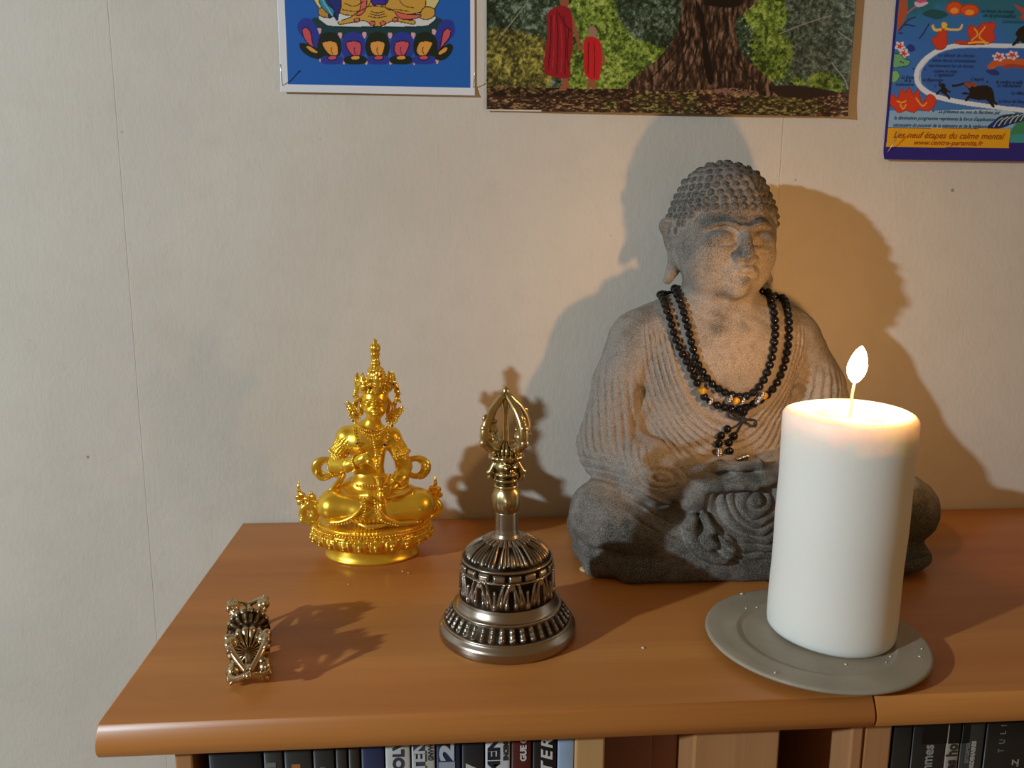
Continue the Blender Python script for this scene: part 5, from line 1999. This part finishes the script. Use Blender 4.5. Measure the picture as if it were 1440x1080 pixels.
# crowned face between the rings
fc = Clay((-0.013, -0.013, 0.098), (0.013, 0.013, 0.1165), 0.00045)
fc.ell((0, 0, 0.1070), (0.0072, 0.0068, 0.0060), 0.001)
for an in (0.35, PI + 0.35):
    R_ = RZ(an)

    def q(x, y, z):
        return tuple(R_ @ np.array([x, y, 0]) + np.array([0, 0, z]))
    for s in (-1, 1):
        fc.ell(q(s * 0.0030, -0.0066, 0.1078), 0.0016, 0.0006)
        fc.ell(q(s * 0.0030, -0.0080, 0.1079), 0.0008, 0.0002)
        fc.chain([q(s * 0.0012, -0.0076, 0.1094), q(s * 0.0032, -0.0074, 0.1104), q(s * 0.0054, -0.0056, 0.1094)], 0.0006, 0.0005)
    fc.ell(q(0, -0.0078, 0.1058), (0.0013, 0.0013, 0.0016), 0.0005)
    fc.chain([q(-0.0026, -0.0070, 0.1036), q(0, -0.0076, 0.1030), q(0.0026, -0.0070, 0.1036)], 0.0008, 0.0005)
for s in (-1, 1):
    fc.chain([(s * 0.0070, 0, 0.1090), (s * 0.0092, 0, 0.1040), (s * 0.0095, 0, 0.1005), (s * 0.0082, -0.001, 0.0990)], [0.0016, 0.0019, 0.0019, 0.0013], 0.001)
    fc.ell((s * 0.0108, 0, 0.1035), 0.0014, 0.0006)
fc.build('deity_face', BRASS, bell)
hn([(0.0066, 0.1108), (0.0088, 0.1118), (0.0102, 0.1128), (0.0104, 0.1140), (0.0094, 0.1148), (0.0070, 0.1152)], 'rim_disc', disp=lambda th, r, z: 0.0006 * np.abs(np.sin(th * 8)))
half_vajra(bell, Matrix.Identity(4), 0.1165, 0.1560, 0.0160, 0.62, 0.0076, BRASS, thick=1.05)

# ------------------------------------------------------------------ loose vajra
va, vb = Vector((-0.1085, -0.2790, 0.0165)), Vector((-0.1300, -0.1880, 0.0165))
vc = (va + vb) / 2
vdir = (vb - va).normalized()
vj = thing('vajra', 'small tarnished brass double-ended vajra lying end-on at the left of the shelf top', 'ritual object', (vc.x, vc.y, 0))
VL = (vb - va).length / 2
q1_ = Vector((0, 0, 1)).rotation_difference(vdir)
for sgn in (1, -1):
    ax = vdir * sgn
    Tm = Matrix.Translation((0, 0, 0.0147)) @ Vector((0, 0, 1)).rotation_difference(ax).to_matrix().to_4x4()
    # turn so that two prongs of each end stand on the wood
    xa_ = Tm.to_3x3() @ Vector((1, 0, 0))
    side = ax.cross(Vector((0, 0, 1)))
    ang = math.atan2((Tm.to_3x3().transposed() @ Vector((0, 0, 1))).y, (Tm.to_3x3().transposed() @ Vector((0, 0, 1))).x)
    half_vajra(vj, Tm, 0.0125, VL, 0.0138, ang + PI / 4, 0.0116, BRONZE, thick=0.85)
    P = spline([(a, 0, b) for a, b in [(0.0105, 0.0095), (0.0118, 0.0075), (0.0095, 0.0060), (0.0070, 0.0055), (0.0066, 0.0045), (0.0050, 0.0035)]], 3)[:, [0, 2]]
    me = MB().lathe(P, n=72, disp=lambda th, r, z: 0.0007 * np.abs(np.sin(th * 8))).mesh('lotus_ring')
    me.transform(Tm)
    link('lotus_ring', me, BRONZE, vj)
me = MB().ball((0, 0, 0), (0.0062, 0.0062, 0.0052), 24, 16).mesh('hub')
me.transform(Tm)
link('hub', me, BRONZE, vj)
zmin = min((v.co.z for c in vj.children for v in c.data.vertices))
for c in vj.children:
    c.location.z -= zmin

# ------------------------------------------------------------------ golden seated figure
def gold(name, rough, bump=0.0, col=(244, 200, 64), sc=900.0):
    m = M(name, s2l(col), rough, 0.78)
    if bump:
        m.bump(m.noise(m.coord(), sc, 3), bump, 0.0004)
    return m.m


GS = gold('satin_gold', 0.30, 0.04)
GO = gold('relief_gold', 0.20, 0.10, (248, 206, 76))
GX, GY = -0.0625, -0.0755
gold_fig = thing('golden_figurine', 'golden seated deity figurine with tall crown on an oval lotus base', 'figurine', (GX, GY, 0))


def G(px, py, Y=-0.0755):
    return tuple(W(px, py, Y) - np.array([GX, GY, 0]))


def U(n):
    """n photo pixels at the figure's distance, in metres"""
    return n * 0.000535


# --- plinth and lotus
A_, B_ = 0.0362, 0.0285
pl_ = [(0.3, 0.0), (0.97, 0.0), (1.0, 0.0006), (1.005, 0.0016), (0.99, 0.0026), (0.965, 0.0034), (0.955, 0.0085), (0.965, 0.0105), (0.98, 0.0115), (0.6, 0.0118)]
MB().lathe([(a * A_, z) for a, z in pl_], n=120, sy=B_ / A_).build('plinth', GS, gold_fig)
A2, B2 = 0.0455, 0.0350
lot = [(0.75, 0.0112), (0.84, 0.0118), (0.92, 0.0138), (0.975, 0.0170), (0.985, 0.0200), (0.955, 0.0222), (0.970, 0.0238), (0.970, 0.0256), (0.95, 0.0264), (0.6, 0.0267), (0.05, 0.0268)]
NP = 24


def lot_disp(th, r, z):
    u = np.mod(th * NP / (2 * PI), 1.0) - 0.5
    up = env(z, 0.0118, 0.0216, 0.0010) * (r > 0.033)
    edge = G1(np.abs(u), 0.44 - 0.25 * np.clip((z - 0.0150) / 0.004, 0, 1) ** 2 * 0, 0.05)
    return up * (0.0019 * np.clip(np.cos(u * PI), 0, 1) ** 0.5 - 0.0008 * edge + 0.0006 * G1(np.abs(u), 0.30, 0.06))


P = spline([(a * A2, 0, z) for a, z in lot], 6)[:, [0, 2]]
MB().lathe(P, n=480, sy=B2 / A2, disp=lot_disp).build('lotus_seat', GO, gold_fig)
mb = MB()
for k_ in range(NP):
    a = 2 * PI * (k_ + 0.5) / NP
    for r_, z_, s_ in ((1.015, 0.0172, 0.0019), (1.030, 0.0150, 0.0012), (1.0, 0.0138, 0.0008)):
        mb.ball((A2 * r_ * math.cos(a), B2 * r_ * math.sin(a), z_), s_, 8, 6)
    a2 = 2 * PI * k_ / NP
    mb.ball((A2 * 0.995 * math.cos(a2), B2 * 0.995 * math.sin(a2), 0.0210), 0.0015, 7, 5)
    mb.ball((A2 * 0.985 * math.cos(a), B2 * 0.985 * math.sin(a), 0.0218), 0.0012, 7, 5)
mb.build('petal_bosses', GO, gold_fig)
mb = MB()
for k_ in range(120):
    a = 2 * PI * k_ / 120
    mb.ball((A2 * 0.985 * math.cos(a), B2 * 0.985 * math.sin(a), 0.0249), 0.0010, 6, 5)
tag(mb.build('beaded_rim', GO, gold_fig), kind='stuff')

# --- body, one continuous figure
g = Clay((-0.056, -0.036, 0.020), (0.056, 0.030, 0.137), 0.0005)
YF = -0.094
# crossed legs
for (kx, ky), (cx, cy), (hx, hy) in (((470, 712), (512, 716), (500, 690)), ((588, 710), (545, 716), (548, 690))):
    g.cap(G(kx, ky, -0.091), G(cx, cy, -0.096), 0.0112, 0.0095, 0.004)
    g.cap(G(hx, hy, -0.072), G(kx, ky - 3, -0.087), 0.0110, 0.0108, 0.004)
    g.ell(G(kx, ky - 1, -0.089), (0.0118, 0.0120, 0.0112), 0.004)
g.cap(G(505, 722, -0.098), G(548, 722, -0.098), 0.0070, 0.0070, 0.004)
g.ell(G(522, 690, -0.074), (0.0215, 0.0160, 0.0110), 0.006)
g.ell((0.001, -0.001, 0.0268), (0.0425, 0.0315, 0.0034), 0.003)
# feet resting on the thighs
g.chain([G(535, 700, -0.100), G(520, 697, -0.103), G(509, 697, -0.102)], [0.0042, 0.0036, 0.0026], 0.002)
# trunk
g.chain([G(521, 684), G(520, 672), G(519, 655), G(518, 640), G(517, 622), G(517, 612)], [0.0135, 0.0108, 0.0096, 0.0112, 0.0142, 0.0120], 0.004, sy=0.78)
g.cap(G(489, 613), G(547, 613), 0.0072, 0.0072, 0.005)
g.ell(G(505, 622, -0.081), (0.0082, 0.0050, 0.0065), 0.005)
g.ell(G(530, 622, -0.081), (0.0082, 0.0050, 0.0065), 0.005)
g.ell(G(519, 678, -0.079), (0.0120, 0.0090, 0.0060), 0.004)
# neck and head, tilted a little
g.cap(G(522, 605), G(526, 586, -0.078), 0.0062, 0.0056, 0.004)
g.ell(G(527, 566, -0.079), (0.0098, 0.0098, 0.0118), 0.002)
g.ell(G(528, 577, -0.083), (0.0068, 0.0066, 0.0066), 0.003)
g.ell(G(528, 553, -0.077), (0.0100, 0.0100, 0.0075), 0.002)
fy = -0.0895
for s in (-1, 1):
    g.ell(G(526 + s * 8, 568, fy + 0.0005), (0.0030, 0.0016, 0.0016), 0.0012, mode='cut')
    g.ell(G(526 + s * 8.5, 569, fy + 0.0026), (0.0029, 0.0022, 0.0017), 0.0006)
    g.chain([G(526 + s * 3, 563, fy - 0.0002), G(526 + s * 9, 561, fy + 0.0008), G(526 + s * 15, 565, fy + 0.0035)], 0.00055, 0.0006)
    g.ell(G(528 + s * 7, 578, -0.0855), (0.0030, 0.0030, 0.0028), 0.002)
g.chain([G(526, 563, fy + 0.0004), G(525.5, 573, fy - 0.0022)], [0.0009, 0.0015], 0.0008)
g.ell(G(526, 574, fy - 0.0012), (0.0021, 0.0015, 0.0010), 0.0006)
g.chain([G(520, 580, fy + 0.0014), G(526.5, 579, fy - 0.0004), G(533, 580, fy + 0.0014)], 0.0008, 0.0004)
g.chain([G(522, 582.5, fy + 0.0014), G(527, 583, fy - 0.0002), G(532, 582.5, fy + 0.0014)], 0.0009, 0.0004)
g.ell(G(527.5, 588, fy + 0.0028), (0.0022, 0.0020, 0.0018), 0.001)
for s in (-1, 1):
    g.chain([G(527 + s * 18, 562, -0.077), G(527 + s * 19, 572, -0.077), G(527 + s * 18, 582, -0.077)], [0.0014, 0.0017, 0.0013], 0.001)
# right arm (picture left): forearm across to the heart
g.chain([G(486, 614), G(478, 634), G(473, 653, -0.078)], [0.0072, 0.0062, 0.0060], 0.003)
g.chain([G(473, 655, -0.080), G(490, 654, -0.090), G(507, 647, -0.097)], [0.0060, 0.0052, 0.0038], 0.003)
g.ell(G(514, 645, -0.099), (0.0050, 0.0030, 0.0040), 0.002)
for i, (x1, y1, x2, y2) in enumerate(((518, 641, 527, 645), (519, 644, 530, 651), (520, 647, 533, 655), (518, 650, 530, 658))):
    g.chain([G(515, 644 + i * 1.5, -0.1005), G(x1, y1, -0.1020), G(x2, y2, -0.1005)], [0.0014, 0.0012, 0.0009], 0.0005)
g.chain([G(511, 641, -0.100), G(517, 637, -0.1025), G(523, 638, -0.1025)], [0.0014, 0.0012, 0.0010], 0.0008)
# left arm (picture right): hand on the hip holding the bell
g.chain([G(551, 614), G(561, 634), G(568, 654, -0.078)], [0.0072, 0.0062, 0.0060], 0.003)
g.chain([G(568, 657, -0.080), G(564, 672, -0.090), G(553, 685, -0.097)], [0.0060, 0.0050, 0.0038], 0.003)
g.ell(G(546, 689, -0.099), (0.0044, 0.0034, 0.0044), 0.002)
for i in range(4):
    g.chain([G(546, 684 + i * 3.2, -0.1025), G(538, 685 + i * 3.2, -0.1055), G(532, 687 + i * 3, -0.1035)], [0.0013, 0.0012, 0.0009], 0.0005)
g.chain([G(547, 683, -0.1015), G(541, 679, -0.1050), G(536, 681, -0.1055)], [0.0014, 0.0012, 0.0010], 0.0006)
# skirt folds in the lap


def lap(X, Y, Z):
    r = np.sqrt((X - 0.001) ** 2 + (Z - 0.046) ** 2)
    m = np.clip((0.024 - r) / 0.004, 0, 1) * np.clip((-0.014 - Y) / 0.004, 0, 1) * env(Z, 0.022, 0.040, 0.003) * np.clip((0.012 - np.abs(X)) / 0.003, 0, 1)
    return -m * 0.0006 * np.abs(np.sin(X / 0.0022 * PI * (0.6 + 10 * np.maximum(0.046 - Z, 0))))


g.warp(lap, (-0.02, -0.036, 0.02), (0.02, 0.0, 0.045))


def armwork(X, Y, Z):
    m = env(Z, 0.0755, 0.095, 0.004) * np.clip((np.abs(X - 0.002) - 0.0165) / 0.002, 0, 1)
    return -m * 0.00045 * (np.sin(X * 2600 + np.sin(Z * 900)) * np.sin(Z * 2100 + X * 500) + 0.3)


g.warp(armwork, (-0.04, -0.03, 0.06), (0.04, 0.02, 0.096))
g.build('body', GS, gold_fig)
del g


def tubes(paths, name, m=GO, n=8, flat=None, parent=gold_fig, beads=None):
    mb = MB()
    for pts, r in paths:
        P = spline([G(*q) for q in pts], 6)
        rr = r if np.isscalar(r) else np.interp(np.linspace(0, 1, len(P)), np.linspace(0, 1, len(r)), r)
        mb.tube(P, rr, n, flat)
    for q, r in (beads or []):
        mb.ball(G(*q), r, 8, 6)
    return mb.build(name, m, parent)


def along(pts, step, r):
    P = spline([G(*q) for q in pts], 10)
    L = np.concatenate([[0], np.cumsum(np.linalg.norm(np.diff(P, axis=0), axis=1))])
    n = max(1, int(L[-1] / step))
    t = np.linspace(0, L[-1], n + 1)
    return [(np.array([np.interp(x, L, P[:, i]) for i in range(3)]), r) for x in t]


def pearls(paths, name, m=GO):
    mb = MB()
    for pts, step, r in paths:
        for p, rr in along(pts, step, r):
            mb.ball(p, rr, 7, 5)
    return mb.build(name, m, gold_fig)


# hems over the shins, waist sash
tubes([([(511, 698, -0.1035), (509, 712, -0.1080), (500, 724, -0.1065), (482, 733, -0.104), (462, 735, -0.100)], [0.0008, 0.0011, 0.0012, 0.0012, 0.0010]),
       ([(530, 702, -0.1035), (533, 716, -0.1075), (543, 728, -0.106), (562, 735, -0.104), (590, 734, -0.100)], [0.0008, 0.0012, 0.0013, 0.0012, 0.0010]),
       ([(503, 736, -0.104), (520, 741, -0.107), (545, 738, -0.105)], [0.0010, 0.0018, 0.0010]),
       ([(580, 693, -0.096), (592, 702, -0.094), (598, 718, -0.095)], 0.0011), ([(452, 702, -0.092), (449, 716, -0.094), (454, 728, -0.094)], 0.0011)], 'skirt_hem')
pearls([([(512, 700, -0.1055), (514, 715, -0.1085), (510, 730, -0.1075)], 0.0019, 0.0009), ([(527, 704, -0.1055), (529, 720, -0.1085), (538, 733, -0.1075), (560, 739, -0.1055)], 0.0019, 0.0009), ([(462, 738, -0.101), (482, 737, -0.105), (500, 731, -0.107)], 0.0022, 0.0008)], 'hem_pearls')
tubes([([(497, 680, -0.080), (508, 685, -0.0875), (522, 686, -0.0885), (536, 684, -0.0865), (545, 679, -0.080)], 0.0014)], 'sash', beads=[((q, 683 + (1 if q % 2 else 0), -0.0895), 0.0012) for q in range(502, 541, 4)])
# scarf: two round loops at the elbows, a tail down to the knee
for cx, cy, rx, ry, y0_ in ((459, 658, 14.5, 11.5, -0.076), (585, 657, 14.0, 12.5, -0.076)):
    P = [G(cx + rx * math.cos(a), cy + ry * math.sin(a), y0_) for a in np.linspace(0, 2 * PI, 33)]
    sc = MB()
    aa = np.linspace(0, 2 * PI, 33)
    side_ = np.cos(aa) * (-1 if cx < 500 else 1)
    sc.tube(np.array(P), 0.0024 + 0.0016 * np.clip(side_, 0, 1), 12, 1.0)
    sc.v[0][:, 1] = P[0][1] + (sc.v[0][:, 1] - P[0][1]) * 0.5
    if cx < 500:
        sc.tube(spline([G(447, 660, -0.076), G(446, 668, -0.077), G(453, 673, -0.078), G(466, 670, -0.078)], 6), [0.0024, 0.0030] + [0.003] * 16 + [0.0014], 8, 0.6)
    else:
        sc.tube(spline([G(599, 650, -0.076), G(602, 658, -0.077), G(597, 668, -0.078), G(588, 672, -0.078)], 6), [0.0018, 0.0026] + [0.003] * 16 + [0.0018], 8, 0.6)
    sc.build('scarf_loop', GO, gold_fig)
MB().tube(spline([G(484, 664, -0.080), G(478, 676, -0.084), G(468, 688, -0.086), G(456, 699, -0.086)], 6), [0.0008] + [0.0019] * 17 + [0.0012], 8, 1.6).build('scarf_tail', GO, gold_fig)
sc = MB().tube(spline([G(549, 668, -0.088), G(545, 676, -0.093), G(548, 688, -0.098), G(556, 693, -0.098)], 6), 0.0014, 8)
sc.tube(spline([G(557, 664, -0.088), G(551, 674, -0.094), G(556, 686, -0.0985), G(570, 684, -0.094), G(574, 670, -0.088)], 6), 0.0013, 8)
sc.build('scarf_fold', GO, gold_fig)
# flame-like scarf ends standing on both sides of the lotus
for nm, pts in (('left', [((420, 684), 1.4), ((420, 690), 1.8), ((425, 696), 2.6), ((419, 699), 2.4), ((431, 702), 2.8), ((440, 699), 2.7), ((422, 706), 2.8), ((444, 706), 2.2), ((433, 708), 2.4), ((448, 712), 1.8), ((437, 694), 1.8)]),
                ('right', [((612, 674), 1.4), ((612, 680), 1.8), ((607, 687), 2.6), ((616, 688), 2.6), ((600, 693), 2.6), ((611, 694), 2.8), ((619, 696), 2.2), ((604, 699), 2.4), ((597, 699), 2.2), ((614, 702), 2.2)])):
    f = Clay((-0.066, -0.022, 0.018), (-0.024, 0.008, 0.075), 0.0005) if nm == 'left' else Clay((0.024, -0.022, 0.018), (0.066, 0.008, 0.075), 0.0005)
    for (x, y), r in pts:
        r *= 1.8
        f.ell(G(x, y, -0.080), (U(r), U(r) * 0.8, U(r) * 1.05), 0.0008)
        f.ell(G(x + 1, y - 1, -0.0825), U(r) * 0.5, 0.0003)
    if nm == 'left':
        ring = [(435 + 8.5 * math.cos(a), 720 + 9.0 * math.sin(a)) for a in np.linspace(0, 2 * PI, 9)[:-1]]
        tail = [(425, 731), (436, 735), (448, 737), (458, 738)]
        up = [(420, 690), (419.5, 683), (420, 677)]
    else:
        ring = [(607 + 10.5 * math.cos(a), 714 + 9.5 * math.sin(a)) for a in np.linspace(0, 2 * PI, 9)[:-1]]
        tail = [(605, 727), (598, 732), (590, 737)]
        up = [(612, 682), (612.5, 676), (612, 669)]
    P = [G(x, y, -0.081) for x, y in spline([(a, b) for a, b in ring], 3, True)]
    f.chain(P + [P[0]], 0.0036 if nm == 'left' else 0.0031, 0.0006, sy=0.8)
    f.chain([G(x, y, -0.083) for x, y in tail], [0.0022] * len(tail), 0.001)
    f.chain([G(x, y, -0.080) for x, y in up], [0.0013, 0.0009, 0.0004], 0.0006)
    f.build('flame_scroll', GO, gold_fig)
# crown
c = Clay((-0.024, -0.026, 0.100), (0.032, 0.014, 0.168), 0.00048)
hc_ = np.array(G(528, 556, -0.078))
for k_ in range(26):
    a = 2 * PI * k_ / 26
    c.ell((hc_[0] + 0.0108 * math.cos(a), hc_[1] + 0.0110 * math.sin(a), hc_[2] + 0.0042), (0.0018, 0.0018, 0.0016), 0.0008)
for k_ in range(30):
    a = 2 * PI * k_ / 30
    c.ell((hc_[0] + 0.0114 * math.cos(a), hc_[1] + 0.0116 * math.sin(a), hc_[2] + 0.0062), 0.0011, 0.0004)
for k_, (an, hgt, wd) in enumerate(((-90 + 14, 0.0165, 0.0062), (-90 - 38, 0.0115, 0.0056), (-90 + 58, 0.0120, 0.0056), (-90 - 80, 0.0105, 0.0052), (-90 + 98, 0.0105, 0.0052), (70, 0.010, 0.005), (110, 0.010, 0.005))):
    a = math.radians(an)
    r0 = 0.0118
    b0 = np.array([hc_[0] + r0 * math.cos(a), hc_[1] + r0 * math.sin(a), hc_[2] + 0.0075])
    out = np.array([math.cos(a), math.sin(a), 0])
    sd = np.array([-math.sin(a), math.cos(a), 0])
    c.chain([b0, b0 + out * 0.0012 + np.array([0, 0, hgt * 0.45]), b0 + out * 0.0016 + np.array([0, 0, hgt * 0.72]), b0 + out * 0.001 + np.array([0, 0, hgt])], [wd * 0.62, wd * 0.50, wd * 0.30, 0.0005], 0.0005)
    for s in (-1, 1):
        c.ell(b0 + sd * s * wd * 0.75 + np.array([0, 0, hgt * 0.20]), 0.0018, 0.0004)
        c.ell(b0 + sd * s * wd * 0.62 + np.array([0, 0, hgt * 0.45]), 0.0015, 0.0004)
        c.ell(b0 + out * 0.0016 + sd * s * wd * 0.25 + np.array([0, 0, hgt * 0.58]), 0.0009, 0.0003)
    c.ell(b0 + out * 0.0022 + np.array([0, 0, hgt * 0.25]), 0.0016, 0.0003)
    for q_ in range(26):
        u1, u2 = rs.uniform(-0.8, 0.8), rs.uniform(0.05, 0.85)
        c.ell(b0 + out * 0.0034 * (1 - u2 * .5) + sd * u1 * wd * (1 - 0.75 * u2) + np.array([0, 0, hgt * u2]), rs.uniform(0.0007, 0.0011), 0.0003)
for s, pts_ in ((-1, ((504, 540), (500, 550), (503, 562), (500, 574))), (1, ((556, 541), (560, 553), (556, 566), (553, 580)))):
    c.chain([G(x, y, -0.078) for x, y in pts_], [0.0020, 0.0017, 0.0015, 0.0014], 0.0005)
# rosettes hanging beside the brow
for x, y, r in ((504, 546, 2.2), (500, 555, 2.5), (505, 562, 2.0), (503, 551, 1.7), (557, 550, 2.2), (559, 561, 2.6), (555, 567, 2.0), (561, 553, 1.6), (497, 558, 1.3), (563, 565, 1.3)):
    c.ell(G(x, y, -0.079), (U(r * 1.5), U(r * 1.3), U(r * 1.5)), 0.0006)
crown = c.build('crown', GO, gold_fig)
# hair bun and tall finial
MB().lathe(spline([(0.0092, 0, 0), (0.0080, 0, 0.006), (0.0056, 0, 0.0105), (0.0050, 0, 0.0135), (0.0060, 0, 0.0150), (0.0044, 0, 0.0165), (0.0030, 0, 0.0180), (0.0036, 0, 0.0200), (0.0026, 0, 0.0225), (0.0027, 0, 0.0255), (0.0034, 0, 0.0270), (0.0026, 0, 0.0280), (0.0036, 0, 0.0300), (0.0036, 0, 0.0325), (0.0022, 0, 0.0345), (0.0016, 0, 0.0355), (0.0017, 0, 0.0370), (0.0003, 0, 0.0385)], 4)[:, [0, 2]], (hc_[0] + .0004, hc_[1] + 0.001, hc_[2] + 0.0045), 40, disp=lambda th, r, z: 0.0005 * np.abs(np.sin(th * 5)) * (r > 0.0025)).build('topknot', GO, gold_fig)
# earrings
for cx, cy, wx_, wy_, s in ((499.5, 583, 488, 564, -1), (551, 588, 567, 571, 1)):
    e = MB()
    cen = np.array(G(cx, cy, -0.080))
    e.ball(cen, (0.0036, 0.0018, 0.0038), 12, 8)
    for k_ in range(12):
        a = k_ * PI / 6
        e.ball(cen + np.array([0.0040 * math.cos(a), -0.0010, 0.0042 * math.sin(a)]), 0.0010, 7, 5)
    tip = np.array(G(wx_, wy_, -0.079))
    for t_ in (0.35, 0.55, 0.75, 0.92):
        p_ = cen + (tip - cen) * t_
        e.ball(p_, (0.0046 * (1.15 - t_), 0.0018 * (1.2 - t_), 0.0046 * (1.15 - t_)), 10, 7)
        e.ball(p_ + np.array([s * 0.002, -0.001, -0.0012]), 0.0014 * (1.3 - t_), 7, 5)
    e.tube([cen + (tip - cen) * 0.8, tip], [0.0011, 0.0003], 7)
    e.tube(spline([cen + np.array([-s * 0.0015, 0, 0.003]), cen + np.array([s * 0.001, 0, 0.0085]), G(527 + s * 17, 558, -0.079)], 5), 0.0017, 8, 0.6)
    e.ball(cen + np.array([-s * 0.0003, -0.001, -0.0058]), 0.0014, 8, 6)
    e.build('earring', GO, gold_fig)
# necklaces
pearls([([(504, 599, -0.085), (512, 604, -0.0885), (524, 606, -0.0900), (536, 604, -0.0885), (544, 599, -0.085)], 0.0016, 0.0008),
        ([(505, 603, -0.086), (513, 609, -0.0892), (524, 612, -0.0905), (535, 609, -0.0892), (543, 603, -0.086)], 0.0020, 0.0009),
        ([(508, 607, -0.0872), (516, 615, -0.0895), (525, 620, -0.0895), (534, 614, -0.0895)], 0.0024, 0.0008),
        ([(497, 601, -0.083), (499, 612, -0.0865), (503, 626, -0.0890), (507, 640, -0.0895)], 0.0023, 0.0009),
        ([(547, 602, -0.083), (546, 612, -0.0865), (541, 627, -0.0890), (535, 641, -0.0895)], 0.0023, 0.0009),
        ([(525, 615, -0.0905), (527, 626, -0.0890), (529, 640, -0.0880)], 0.0019, 0.0010)], 'necklace')
# armlets, bracelets
for p_, q_, r in (((480, 625), (487, 629), 0.0070), ((559, 627), (553, 630), 0.0070)):
    pass
for cx, cy, Y_, r, ax_ in ((476, 636, -0.0765, 0.0068, (0.25, 0, 1)), (564, 637, -0.0765, 0.0068, (-0.25, 0, 1)), (501, 650, -0.0945, 0.0048, (0.9, -0.4, 0.25)), (558, 680, -0.094, 0.0048, (-0.6, -0.5, -0.7)), (470, 660, -0.078, 0.0060, (0.5, -0.3, 0.4))):
    ax_ = Vector(ax_).normalized()
    u_ = ax_.orthogonal().normalized()
    v_ = ax_.cross(u_)
    cc = Vector(G(cx, cy, Y_))
    mb = MB()
    for k_ in range(22):
        a = 2 * PI * k_ / 22
        mb.ball(tuple(cc + u_ * r * math.cos(a) + v_ * r * math.sin(a)), 0.0011, 6, 5)
    mb.build('bangle', GO, gold_fig)
# small vajra at the heart, upturned bell at the hip
vv = np.array(G(530, 648, -0.1045))
MB().lathe(spline([(a, 0, z) for a, z in [(0.0004, -0.0075), (0.0016, -0.0055), (0.0021, -0.0035), (0.0010, -0.0015), (0.0014, 0.0), (0.0010, 0.0015), (0.0021, 0.0035), (0.0016, 0.0055), (0.0004, 0.0075)]], 3)[:, [0, 2]], tuple(vv), 16).build('held_vajra', GO, gold_fig)
bb = np.array(G(536, 700, -0.1075))
MB().lathe(spline([(a, 0, z) for a, z in [(0.0006, -0.002), (0.0020, -0.0005), (0.0026, 0.0015), (0.0018, 0.0035), (0.0013, 0.005), (0.0022, 0.0065), (0.0016, 0.0080), (0.0026, 0.0095), (0.0032, 0.0120), (0.0036, 0.0145), (0.0052, 0.0172), (0.0046, 0.0176)]], 3)[:, [0, 2]], tuple(bb), 28).build('held_bell', GO, gold_fig)
# gems
GR = M('red_gem', s2l((190, 40, 24)), 0.1, Specular_IOR_Level=0.8).m
GB_ = M('blue_gem', s2l((30, 24, 90)), 0.08, Specular_IOR_Level=0.8).m
for nm, m_, lst in (('red_gem', GR, ((535, 529, -0.0935, 1.6), (532.5, 544, -0.0915, 1.6), (499.5, 583, -0.0822, 1.6), (550, 588, -0.0822, 1.6), (524, 606, -0.0912, 1.5))),
                    ('blue_gem', GB_, ((515, 536, -0.0890, 1.6), (507, 541, -0.0855, 1.6), (553, 540, -0.0885, 1.7), (559, 547, -0.0850, 1.7), (496.5, 592, -0.0825, 1.4), (552, 598, -0.0830, 1.4), (502, 623, -0.0905, 2.1), (541, 625.5, -0.0905, 2.1)))):
    for x, y, Y_, r in lst:
        o = MB().ball((0, 0, 0), (U(r), U(r) * 0.7, U(r)), 9, 6).build(nm, m_, crown if y < 550 else gold_fig)
        o.location = G(x, y, Y_)
